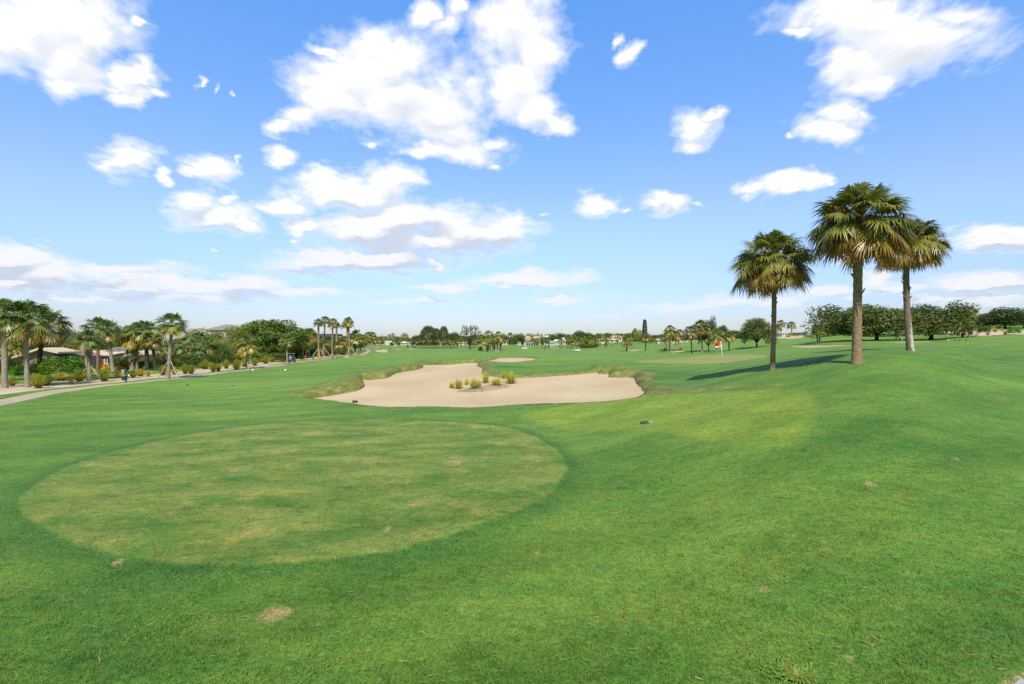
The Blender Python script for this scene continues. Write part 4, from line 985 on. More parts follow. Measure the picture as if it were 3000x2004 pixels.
# ------------------------------------------------------------------ oaks on the hill, trees round the course
random.seed(8)
GK = 'spreading live oaks on the hill'
tree(2518,0,900,0,262,'oak0','widest spreading oak behind the tallest mound palm',GK,'oak_tree',py=997)
tree(2568,0,904,0,176,'oak2','oak with leaning fork trunk right of the widest oak',GK,'oak_tree',py=997)
tree(2628,0,910,0,156,'oak1','oak higher on the slope half hidden by the leaning palm trunk',GK,'oak_tree',py=983)
tree(2728,0,897,0,204,'oak0','oak with low wide forking limbs right of the leaning palm',GK,'oak_tree',py=996)
tree(2217,0,934,0,98,'oak1','lone oak between the grove and the first big palm trunk',GK,'oak_tree',py=1018)
tree(2076,0,937,0,62,'oak2','round oak growing among the grove palms',None,'oak_tree',py=1030)
tree(3200,95,880,0,230,'oak1','oak standing beyond the right edge of the picture, casting its shade on the slope',None,'oak_tree')
for px, D, top, w, key, lab in [(2945,165,897,130,'dark','big dark domed tree at the right edge above the sand slope'),(2875,175,918,120,'dark','dark low tree left of the big domed tree on the sand slope'),(3000,170,915,100,'dark','dark tree cut by the right edge of the photo'),
   (2795,180,920,110,'round','green tree behind the palms right of the spreading oak'),(2700,190,918,150,'dark','dark tree filling the gap behind the spreading oak'),(2590,190,916,150,'dark','dark tree behind the oaks with forked trunks'),(2645,195,922,120,'round','green tree between the two right hand oaks, further back'),(2850,168,950,80,'feather','green bushy tree low at the foot of the dark trees'),
   (2650,185,948,110,'round','green tree behind the higher oak'),(2475,200,940,120,'dark','dark tree behind the widest oak'),(2750,185,945,90,'dark','dark low tree right behind the spreading oak')]:
    tree(px, D, top, 0, w, key, lab, 'dark trees along the top of the right hand hill', tube=0.1)
shrub(2972,0,958,34,'feather','round pale green shrub at the right end of the sand slope',None,D=128)
shrub(2885,0,955,30,'dark','dark shrub in the middle of the sand slope',None,D=140); shrub(2835,0,962,24,'round','green shrub high on the sand slope behind the palm',None,D=150)

GF = 'trees of the distant tree line'
labs = {'dark': 'dark rounded tree in the distant tree line', 'round': 'mid green tree in the distant tree line', 'round2': 'yellowish green tree in the distant tree line', 'airy': 'pale loose tree in the distant tree line'}
tree(1255,430,955,0,62,'casu','tall wispy grey green tree, left of the distant pair behind the lake',None,'casuarina_tree'); tree(1300,440,956,0,38,'casu','narrower wispy grey green tree, right of the distant pair behind the lake',None,'casuarina_tree')
tree(1278,435,962,0,40,'casu','lowest wispy grey green tree squeezed between its taller neighbours',None,'casuarina_tree')
tree(1377,0,957,0,70,'umb','umbrella shaped open tree with gaps near the left lake',None,'oak_tree',py=1023)
tree(1889,310,933,0,14,'norf','slim dark columnar pine rising above the tree line',None,'norfolk_pine')
for px, D, top, w, key, lab in [(1185,440,972,34,'airy','pale crowned tree just right of the dark roofed villa'),(1216,430,980,28,'dark',None),(1230,435,976,26,'round',None),(1162,450,984,40,'dark',None),(1205,460,988,40,'round',None),(1330,440,970,40,'dark',None),(1318,455,972,28,'round',None),(1350,450,978,40,'round',None),
   (1395,450,978,60,'dark',None),(1430,470,980,60,'dark',None),(1480,440,980,34,'dark',None),(1502,430,984,32,'round',None),(1520,440,978,40,'dark',None),(1545,470,980,50,'round',None),(1562,430,988,20,'round2',None),(1578,425,987,40,'airy',None),(1598,425,984,34,'round',None),(1620,430,978,50,'dark',None),(1645,440,974,40,'dark',None),
   (1668,430,976,36,'round',None),(1700,430,966,52,'dark','tallest dark domed tree of the distant line above the lake end'),(1680,420,980,30,'round2',None),(1725,440,972,40,'dark',None),(1750,460,976,50,'round',None),(1780,470,974,60,'dark',None),(1815,470,973,60,'round',None),(1845,440,972,50,'round',None),(1866,400,977,56,'airy','pale grey green tree below the slim columnar pine'),
   (1860,350,958,22,'round2','small round crowned tree left of the slim columnar pine'),(1876,352,962,24,'airy','light tree touching the slim columnar pine'),(1910,400,980,60,'dark',None),(1945,420,978,70,'dark',None),(1985,420,980,70,'dark',None),(2030,380,978,60,'dark',None),(2060,360,970,40,'dark',None),(2117,330,950,40,'dark','dark round tree peeping between the last grove palms'),
   (2150,350,966,60,'dark',None),(2185,330,972,70,'round',None),(2250,340,966,60,'dark',None),(2330,420,974,60,'dark',None),(2365,430,976,50,'round',None),(2420,330,964,60,'dark',None),(2450,330,958,60,'round',None),(1128,440,984,36,'dark',None),(1105,430,990,40,'round',None),(1060,330,984,44,'dark',None),(1035,300,978,50,'dark',None),(920,320,985,80,'dark',None),(1000,330,990,70,'dark',None),(760,240,985,120,'dark',None),(560,230,985,120,'dark',None),(380,230,990,120,'dark',None),(120,200,985,120,'dark',None),(260,210,985,120,'round',None),(1905,300,985,30,'round2',None),(1930,300,985,30,'airy',None)]:
    tree(px, D, top, 0, w, key, lab or labs[key], GF if not lab else None, tube=0.08)
# trees beyond the river of palms: a second, lower row right across
for k, px in enumerate(range(1090, 2520, 32)):
    tree(px + random.uniform(-8, 8), random.uniform(480, 560), random.uniform(981, 988), 0, random.uniform(36, 56), random.choice(['dark', 'round', 'dark']), 'low dark crown at the back of the distant tree line', 'low crowns at the back of the distant tree line', tube=0.05)
# far palms
def farpalm(px, D, top, w, kd='f0', lab='small fan palm in the distant row of palms', grp='fan palms in the distant tree line', key=None):
    X, Y = at(px, D); b = Vector((X, Y, gz(X, Y))); root = empty('fan_palm', b, lab, 'palm tree', grp); rr = w / F * D / 2; hub = CAMZ + (1002 - top) / F * D - b.z - rr * 0.85
    hub = max(hub, 1.5); t = link('trunk', TR['dark' if key != 'w' else 'grey'], root); along(t, (0, 0, -0.1), (0, 0, hub), 0.2 * D / 330); c = link('crown', CROWN[kd], root); c.location.z = hub; c.scale = (rr,) * 3; c.rotation_euler.z = random.uniform(0, 6.28)
for px, top, w in [(1119,982,14),(1140,978,16),(1150,975,20),(1128,984,12),(1155,990,18),(1168,992,14),(1090,985,18),(1075,982,18)]: farpalm(px, 400, top, w, random.choice(['f0', 'f1']), 'small fan palm before the dark roofed villa', 'fan palms by the dark roofed villa')
for px in range(1208, 1345, 11): farpalm(px + random.uniform(-3, 3), 415, random.uniform(990, 997), random.uniform(9, 13), random.choice(['f0', 'f1', 'f2']), 'small palm before the white cottages behind the left lake', 'palms before the white cottages')
for px, top in [(1340,992),(1352,988),(1365,990),(1388,990),(1398,986)]: farpalm(px, 410, top, 15, 'f2', 'palm on the far bank behind the umbrella shaped tree', 'palms behind the umbrella shaped tree')
for px in range(1470, 1680, 9): farpalm(px + random.uniform(-3, 3), 480, random.uniform(974, 979), random.uniform(9, 13), random.choice(['f0', 'f0', 'f1']), 'palm top showing above the distant tree line', 'palm tops above the distant tree line')
farpalm(1495, 470, 972, 13, 'royal', 'feathery palm sticking out highest above the distant roofs', None)
for px, top, w in [(1598,990,16),(1606,989,15),(1640,990,16),(1650,992,14),(1665,984,18),(1672,990,16)]: farpalm(px, 380, top, w, random.choice(['f0', 'f1']), 'palm on the far shore of the right lake', 'palms on the far shore of the right lake')
for px, top, w in [(1682,986,20),(1690,984,22),(1697,990,22),(1705,978,22),(1712,992,22),(1722,986,24),(1730,984,22),(1738,988,24),(1716,996,22),(1680,998,16),(1728,998,20),(1735,996,20),(1745,986,20)]: farpalm(px, 300, top, w * 1.35, random.choice(['f0', 'f1', 'f1']), 'palm in the dense thicket at the right end of the lake', 'palms of the thicket at the lake end')
for px, top, w in [(1752,976,24),(1760,976,22),(1776,975,22),(1784,978,18),(1810,977,18),(1835,978,24),(1845,978,22)]: farpalm(px, 320, top, w, random.choice(['f0', 'f2', 'f2']), 'palm standing before the white hall on the slope', 'palms before the white hall')
for px, top in [(2240,972),(2350,974),(2372,974),(2306,976)]: farpalm(px, 420, top, 12, 'f0', 'tiny palm on the skyline behind the sandy hill', 'tiny palms on the skyline')
for k, px in enumerate([1697,1709,1722,1733,1745]): 
    shrub(px, 0, 1007 - 2 * (k % 3), 17, 'round', 'dark bush at the waterline of the palm thicket', 'bushes at the foot of the palm thicket', D=292)

for k, px in enumerate(range(2425, 2800, 34)):
    shrub(px, 0, 948 + (k * 7) % 11, 62, ['round', 'dark', 'round2'][k % 3], 'low bushy growth filling in behind the spreading oaks', 'bushes behind the spreading oaks', D=172)
# ------------------------------------------------------------------ buildings
def hiproof(mb, w, d, z, h, ov=0.5, ridge=0.4, mi=0):
    W, Dp = w / 2 + ov, d / 2 + ov; r = W * ridge
    mb.add([(-W, -Dp, z), (W, -Dp, z), (W, Dp, z), (-W, Dp, z), (-r, 0, z + h), (r, 0, z + h), (-W, -Dp, z - .18), (W, -Dp, z - .18), (W, Dp, z - .18), (-W, Dp, z - .18)],
           [(0, 1, 5, 4), (1, 2, 5), (2, 3, 4, 5), (3, 0, 4), (0, 6, 7, 1), (1, 7, 8, 2), (2, 8, 9, 3), (3, 9, 6, 0), (9, 8, 7, 6)], mi)
def house(px, D, wpx, eave, ridge_top, wall, roof, label, group=None, depth=8, nwin=3, rid=0.4, rz=0.0, name='house', porch=False, base=None, door=False):
    X, Y = at(px, D); z0 = gz(X, Y); w = wpx / F * D; ze = CAMZ + (1002 - eave) / F * D - z0; zr = CAMZ + (1002 - ridge_top) / F * D - z0
    ze = max(ze, 2.0); zr = max(zr, ze + 0.5)
    root = empty(name, (X, Y + depth / 2, z0), label, 'house' if name == 'house' else 'building', group, rz)
    mb = MB(); mb.box((0, 0, ze / 2 - 0.3), (w, depth, ze + 0.6)); mb.build('wall', M[wall], root)
    mb = MB(); hiproof(mb, w, depth, ze + 0.02, zr - ze, ridge=rid); mb.build('roof', M[roof], root)
    for i in range(nwin):
        x = -w / 2 + w * (i + 0.5) / nwin; ww = min(2.4, w / nwin * 0.55); wh = min(1.5, ze * 0.45); zc = ze * 0.5
        mb = MB(); mb.box((x, -depth / 2 - 0.02, zc), (ww, 0.06, wh)); f = mb.build('window', M['glass'], root)
        mb = MB()
        for dx in (-ww / 2, 0, ww / 2): mb.box((x + dx, -depth / 2 - 0.06, zc), (0.09, 0.05, wh + 0.18))
        for dz in (-wh / 2 - 0.045, wh / 2 + 0.045): mb.box((x, -depth / 2 - 0.062, zc + dz), (ww - 0.1, 0.045, 0.09))
        mb.build('frame', M['white'], f)
    if door:
        mb = MB(); mb.box((w * 0.02, -depth / 2 - 0.03, 1.05), (1.0, 0.06, 2.1)); mb.build('door', M['stucco_brown'], root)
    if porch:
        mb = MB(); mb.box((0, -depth / 2 - 1.5, ze - 0.15), (w, 2.8, 0.24)); mb.build('porch_roof', M['white'], root)
        for i in range(6):
            mb = MB(); mb.box((-w / 2 + 0.3 + i * (w - 0.6) / 5, -depth / 2 - 2.6, ze / 2 - 0.25), (0.3, 0.3, ze + 0.2)); mb.build('porch_post', M['white'], root)
    return root
house(300,86,185,1048,1027,'stucco_cream','tile_tan','long low house with tan tile roof behind the palms',nwin=6,rid=0.75,depth=9,door=True)
# brown gabled house at the left edge
X, Y = at(95, 75); z0 = gz(X, Y); root = empty('house', (X, Y, z0), 'brown gabled house with white roof edge behind the leftmost palms', 'house')
zz = lambda py: CAMZ + (1002 - py) / F * 75 - z0; xx = lambda px: (px - 95) / F * 75
mb = MB(); mb.prism([(xx(-40), -0.4), (xx(172), -0.4), (xx(172), zz(1046)), (xx(122), zz(1026)), (xx(50), zz(1049)), (xx(-40), zz(1052))], 'y', 0.3, 8); mb.build('wall', M['stucco_brown'], root)
mb = MB()
for a, b, c, d in [(46, 1050, 122, 1024), (122, 1024, 178, 1036), (-50, 1056, 46, 1050)]:
    mb.prism([(xx(a), zz(b)), (xx(c), zz(d)), (xx(c), zz(d) + 0.28), (xx(a), zz(b) + 0.28)], 'y', -0.5, 3.6)
mb.build('roof', M['tile_tan'], root)
mb = MB(); mb.box((xx(20), 0.24, zz(1072)), (2.6, 0.1, 1.5)); f = mb.build('window', M['glass'], root)
mb = MB()
for dx in (-1.32, 0, 1.32): mb.box((xx(20) + dx, 0.16, zz(1072)), (0.09, 0.06, 1.6))
mb.build('frame', M['white'], f)
mb = MB(); mb.prism([(xx(165), zz(1034)), (xx(232), zz(1030)), (xx(205), zz(1018)), (xx(182), zz(1024))], 'y', 8.8, 12); mb.build('roof', M['tile_grey'], root)
house(638,170,64,966,949,'stucco_grey','tile_grey','grey hip roofed house showing above the trees left of the big dome tree',depth=12,rid=0.25)
# grey flat roofed villa behind the tall palms
X, Y = at(950, 185); z0 = gz(X, Y); root = empty('house', (X, Y, z0), 'grey walled modern villa with dark flat roof behind the tall thin palms', 'house')
zz = lambda py: CAMZ + (1002 - py) / F * 185 - z0
mb = MB(); mb.box((0, 4, zz(985) / 2 - 0.3), (5.6, 8, zz(985) + 0.6)); mb.build('wall', M['stucco_grey'], root)
mb = MB(); mb.box((0, 4, zz(981)), (7.4, 9.6, 0.75)); mb.build('roof', M['tile_dark'], root)
for x in (-1.6, 1.5):
    mb = MB(); mb.box((x, -0.03, zz(992)), (1.5, 0.08, 1.7)); f = mb.build('window', M['glass'], root); mb = MB(); mb.box((x, -0.09, zz(992)), (0.1, 0.06, 1.7)); mb.build('frame', M['white'], f)
# dark roofed villa with white tower porch
X, Y = at(1140, 420); z0 = gz(X, Y); root = empty('house', (X, Y, z0), 'villa with dark hipped roof and tall white open porch in the distance', 'house'); s = 420 / F
zz = lambda py: CAMZ + (1002 - py) / F * 420 - z0
mb = MB(); mb.box((-4 * s, 6, zz(994) / 2 - 0.3), (22 * s, 10, zz(994) + 0.6)); mb.build('wall', M['stucco_white'], root)
mb = MB(); hiproof(mb, 30 * s, 11, zz(994), zz(988) - zz(994), rid := 0.3); 
mb.v = [(x, y + 6, z) for x, y, z in mb.v]; mb.build('roof', M['tile_dark'], root)
for x in (-4.5, 4.5): mb = MB(); mb.box((6 * s + x * s, -0.4, zz(998) / 2 - 0.3), (1.8 * s, 1.8 * s, zz(998) + 0.6)); mb.build('porch_column', M['white'], root)
mb = MB(); mb.box((6 * s, -0.4, zz(1001)), (7.1 * s, 1.7 * s, 0.8)); mb.build('porch_beam', M['white'], root)
mb = MB(); mb.box((6 * s, 0.93, zz(1007)), (6 * s, 0.12, 2.6)); mb.build('window', M['glass'], root)
house(1112,450,26,992,987,'stucco_white','tile_white','white roofed house left of the dark roofed villa',nwin=2,rid=0.9)
GW = 'white cottages behind the left lake'
for px, w, e, r_, rf, lab in [(1182,18,1006,1000,'tile_white','low white cottage with pale gable, left end of the cottage row'),(1198,14,1007,1003,'tile_white','small white cottage with dark window beside the pale gable'),(1218,18,1006,1001,'tile_white','white cottage third along the row behind the left lake'),(1236,16,1003,998,'tile_tan','tan roofed cottage in the middle of the row'),(1262,16,1003,998,'tile_grey','grey roofed cottage under the wispy trees'),(1285,16,1005,1000,'tile_white','white cottage under the narrower wispy tree'),(1356,24,1007,1002,'tile_tan','tan cottage behind the umbrella shaped tree')]:
    house(px, 432, w, e, r_, 'stucco_white', rf, lab, GW, nwin=2)
house(1493,430,20,1000,992,'stucco_cream','tile_grey','house with grey pyramid roof right of the middle palm clump',nwin=3,rid=0.15)
house(1519,430,14,1001,999,'stucco_white','tile_dark','small low white pavilion left of the veranda house',nwin=2)
house(1558,425,38,1004,997,'stucco_white','tile_dark','long white veranda house with blue grey roof facing the lake',nwin=5,rid=0.7,porch=True)
house(1546,462,22,992,984,'stucco_cream','tile_terra','cream villa with terracotta roof above the veranda house',nwin=3,rid=0.3); house(1571,465,24,992,985,'stucco_cream','tile_terra','second cream villa with terracotta roof, right of the first',nwin=3,rid=0.3)
house(1478,470,12,991,985,'stucco_cream','tile_terra','small terracotta roof behind the middle palm clump',nwin=2); house(1605,462,22,990,983,'stucco_white','tile_white','white gabled roof among the trees above the lake',nwin=2,rid=0.5)
house(1617,410,12,1004,998,'stucco_white','tile_green','little house with green metal roof on the far shore',nwin=2); house(1632,418,20,1000,994,'stucco_white','tile_white','white house right of the green roof',nwin=3); house(1652,412,10,1001,989,'stucco_white','tile_white','narrow two storey white house at the far shore',nwin=2)
house(1785,345,58,995,991,'stucco_white','tile_white','long low white hall on the grass slope',nwin=4,rid=0.9,name='hall'); house(1808,355,30,988,982,'stucco_cream','tile_terra','cream building with terracotta roof behind the white hall',nwin=2,name='hall')
house(1930,250,7,998,994,'stucco_white','tile_white','tiny white shelter left behind the grove',nwin=1,depth=3); house(1992,250,6,997,994,'stucco_white','tile_white','small white hut between the grove clusters',nwin=1,depth=3)
house(2299,300,15,976,972,'stucco_white','tile_white','white house on the skyline behind the sandy hill palms',nwin=2); house(2369,330,14,978,974,'stucco_white','tile_white','white house on the skyline left of the oaks',nwin=2)
# slender masts far off
for px, top, lab in [(1617,957,'thin mast with small head, left of the two above the lake houses'),(1644,966,'shorter thin mast with small head above the lake houses')]:
    X, Y = at(px, 480); z0 = gz(X, Y); h = CAMZ + (1002 - top) / F * 480 - z0; root = empty('light_mast', (X, Y, z0), lab, 'mast')
    mb = MB(); mb.tube([(0, 0, 0), (0, 0, h)], [0.10, 0.05], 6); mb.build('pole', M['tile_white'], root)
    mb = MB(); mb.box((0, 0, h), (0.9, 0.3, 0.7)); mb.build('lamp_head', M['grey'], root)
X, Y = at(1724, 520); z0 = gz(X, Y); h = CAMZ + (1002 - 955) / F * 520 - z0; root = empty('radio_mast', (X, Y, z0), 'faint tall lattice mast above the dark domed tree of the tree line', 'mast')
mb = MB()
for x, y in ((-.3, -.3), (.3, -.3), (0, .35)): mb.tube([(x, y, 0), (x * .4, y * .4, h)], 0.05, 4)
for i in range(12): mb.box((0, 0, h * (i + .5) / 12), (0.5, 0.5, 0.06))
mb.build('lattice', M['tile_white'], root); mb = MB(); mb.box((0, 0, h + 0.2), (2.2, 0.15, 0.12)); mb.build('antenna', M['tile_white'], root)

# raised island of mulch that carries the tufts in the big bunker
isl = resample(smooth(upoly([(1318,1136),(1340,1130),(1400,1118),(1430,1112),(1480,1111),(1510,1116),(1500,1120),(1460,1126),(1420,1134),(1370,1138)]), 2), 0.2); ci = isl.mean(0); V = []; Fq = []; n_ = len(isl)
for ring in (0.0, 0.35, 0.7, 0.92, 1.0):
    P_ = ci + (isl - ci) * ring; zz_ = H(P_[:, 0], P_[:, 1]); V += [(x, y, z - 0.16 + 0.10 * (1 - ring ** 3) - (0.06 if ring == 1 else 0)) for (x, y), z in zip(P_, zz_)]
for r_ in range(4): Fq += [(r_ * n_ + j, r_ * n_ + (j + 1) % n_, (r_ + 1) * n_ + (j + 1) % n_, (r_ + 1) * n_ + j) for j in range(n_)]
mb = MB(); mb.add(V, Fq); o = mb.build('bunker_island', sandmat('island_mulch', (0.22, 0.175, 0.115), (0.38, 0.30, 0.19), False, 0.6), None, True); tag(o, kind='structure')
# ------------------------------------------------------------------ rocks in the grove background
random.seed(3)
for k, (px, py, w) in enumerate([(1925,1006,9),(1940,1007,12),(1955,1006,9),(1972,1007,13),(1984,1006,9),(1998,1005,12),(2012,1004,10),(2026,1003,12),(2042,1002,8),(2338,990,6),(2354,988,7),(2320,990,5)]):
    b = place(px, py); r = w / F * b.y / 2; g = np.random.default_rng(k); mb = MB(); n = 9
    V = []; Fq = []
    for i in range(5):
        ph = math.pi * (i + 0.6) / 5.4
        for j in range(n): rr = r * g.uniform(0.8, 1.15); V.append((rr * math.sin(ph) * math.cos(j * 6.283 / n), rr * 0.7 * math.sin(ph) * math.sin(j * 6.283 / n), rr * 0.55 * math.cos(ph)))
    for i in range(4):
        for j in range(n): Fq.append((i * n + j, i * n + (j + 1) % n, (i + 1) * n + (j + 1) % n, (i + 1) * n + j))
    Fq.append(tuple(range(n))); Fq.append(tuple(4 * n + j for j in range(n)))
    mb.add(V, Fq); o = mb.build('rock', M['rock']); o.location = b + Vector((0, 0, r * 0.2)); o.rotation_euler.z = k
    tag(o, 'pale boulder on the sandy hill left of the oaks' if k > 8 else 'pale boulder in the rocky strip behind the palm grove', 'rock', 'boulders on the sandy hill' if k > 8 else 'boulders behind the palm grove')

# ------------------------------------------------------------------ golf flags
def flagstick(px, py, h, label, cloth, lean=0.0, big=True):
    b = place(px, py); root = empty('golf_flag', b, label, 'golf flag'); r = 0.032 if big else 0.03
    mb = MB(); mb.tube([(lean, 0, -0.1), (0.6 * lean, 0, h * 0.5), (0, 0, h)], r, 8); mb.build('pole', M['white'], root, True)
    mb = MB(); n = 7; k = h / 2.15
    for side in (0, 1):
        pass
    V = []; Fq = []
    for i in range(n):
        u = i / (n - 1); w = 0.05 * math.sin(u * 7) * k
        for zt in (0, 0.5, 1): V.append((-0.03 - u * 0.42 * k * (0.75 + 0.25 * zt if zt < 1 else 0.55), w + 0.05 * zt, h - 0.02 - (0.16 + 0.30 * u * 0.6) * 0 - zt * 0.46 * k - u * 0.20 * k))
    for i in range(n - 1):
        for j in range(2): Fq.append((i * 3 + j, i * 3 + j + 1, i * 3 + j + 4, i * 3 + j + 3))
    mb.add(V, Fq); fo = mb.build('flag', cloth, root); so_ = fo.modifiers.new('thick', 'SOLIDIFY'); so_.thickness = 0.012
    if big:
        mb = MB(); V = []; Fq = []
        for i in range(n):
            u = i / (n - 1)
            for zt in (0, 1): V.append((-0.03 - u * 0.55 * k, 0.06 + 0.03 * math.sin(u * 6), h - 0.48 * k - u * 0.12 * k - zt * 0.20 * k * (1 - 0.3 * u)))
        for i in range(n - 1): Fq.append((2 * i, 2 * i + 1, 2 * i + 3, 2 * i + 2))
        mb.add(V, Fq); o = mb.build('flag_border', M['white'], root); so_ = o.modifiers.new('thick', 'SOLIDIFY'); so_.thickness = 0.012
    mb = MB(); mb.tube([(lean, 0, -0.02), (lean, 0, 0.012)], 0.06, 12); mb.build('hole_cup', M['white'], root)
flagstick(2112, 1056, 2.12, 'red and white flag on the pale stick of the nearest green', M['red'], lean=0.17)
flagstick(2715, 997, 1.05, 'little dark red practice flag before the spreading oak', M['maroon'], big=False)

# ------------------------------------------------------------------ golf carts
def golf_cart(px, py, rz, label, body='black', wheels=4, lod=False):
    b = place(px, py); root = empty('golf_cart', b, label, 'golf cart', None, rz)
    mb = MB(); prof = [(-1.15, 0.32), (1.1, 0.32), (1.18, 0.62), (0.95, 0.92), (0.55, 0.98), (0.42, 0.48), (-0.25, 0.45), (-0.3, 0.78), (-1.0, 0.82), (-1.2, 0.6)]
    mb.prism([(y, z) for y, z in prof], 'x', -0.56, 0.56); mb.build('body', M[body], root)
    mb = MB(); mb.box((0, -0.22, 1.83), (1.16, 1.75, 0.07), taper=0.95); mb.build('roof', M['black' if body == 'black' else 'white'], root)
    for x, y0, y1 in ((-0.52, 0.86, 0.50), (0.52, 0.86, 0.50), (-0.52, -0.85, -0.95), (0.52, -0.85, -0.95)):
        mb = MB(); mb.tube([(x, y0, 0.85), (x, y1, 1.8)], 0.025, 6); mb.build('roof_post', M['black'], root)
    mb = MB(); mb.box((0, -0.15, 0.84), (1.02, 0.5, 0.16)); mb.build('seat', M['white' if body != 'black' else 'stucco_grey'], root); mb = MB(); mb.box((0, -0.42, 1.13), (1.0, 0.12, 0.42)); mb.build('backrest', M['white' if body != 'black' else 'stucco_grey'], root)
    for x, y in ((-0.5, 0.78), (0.5, 0.78), (-0.5, -0.78), (0.5, -0.78)):
        mb = MB(); mb.tube([(x - 0.09, y, 0.23), (x + 0.09, y, 0.23)], 0.23, 16); wl = mb.build('wheel', M['black'], root); mb = MB(); mb.tube([(x - 0.1, y, 0.23), (x + 0.1, y, 0.23)], 0.11, 12); mb.build('rim', M['white'], wl)
    mb = MB(); mb.tube([(0.25, 0.5, 0.95), (0.25, 0.33, 1.1)], 0.02, 6); mb.tube([(0.25 + 0.17 * math.cos(a), 0.33 + 0.05 * math.sin(a), 1.1 + 0.16 * math.sin(a)) for a in np.linspace(0, 6.28, 14)], 0.015, 5); mb.build('steering_wheel', M['black'], root)
    mb = MB(); mb.box((0, 0.70, 1.34), (1.0, 0.012, 0.75), rot=Matrix.Rotation(-0.35, 3, 'X')); mb.build('windscreen', M['glass'], root)
    if not lod:
        for x, mt in ((-0.25, 'blue'), (0.25, 'black')):
            mb = MB(); mb.tube([(x, -1.12, 0.62), (x, -1.22, 1.3)], [0.13, 0.15], 10); g_ = mb.build('golf_bag', M[mt], root)
            mb = MB()
            for k in range(5): mb.tube([(x - 0.07 + 0.035 * k, -1.22, 1.28), (x - 0.1 + 0.05 * k, -1.26, 1.52)], [0.012, 0.025], 5)
            mb.build('clubs', M['grey'], g_)
    return root
golf_cart(856, 1062, 0.35, 'dark golf cart with bags parked on the cart path')
golf_cart(1538, 1023.5, 1.4, 'far white golf cart left of the right lake', 'white', lod=True); golf_cart(1686, 1029, 1.35, 'far golf cart at the right end of the lake, left of a pair', 'blue', lod=True); golf_cart(1692, 1029, 1.6, 'far golf cart at the right end of the lake, right of a pair', 'white', lod=True)
golf_cart(1195, 1018.5, 0.4, 'dark far golf cart left behind the far left bunkers', 'black', lod=True); golf_cart(1213, 1019, 1.2, 'dark far golf cart right behind the far left bunkers', 'dgreen', lod=True)
golf_cart(1159, 1014.5, 1.5, 'white golf cart parked before the cottages', 'white', lod=True)

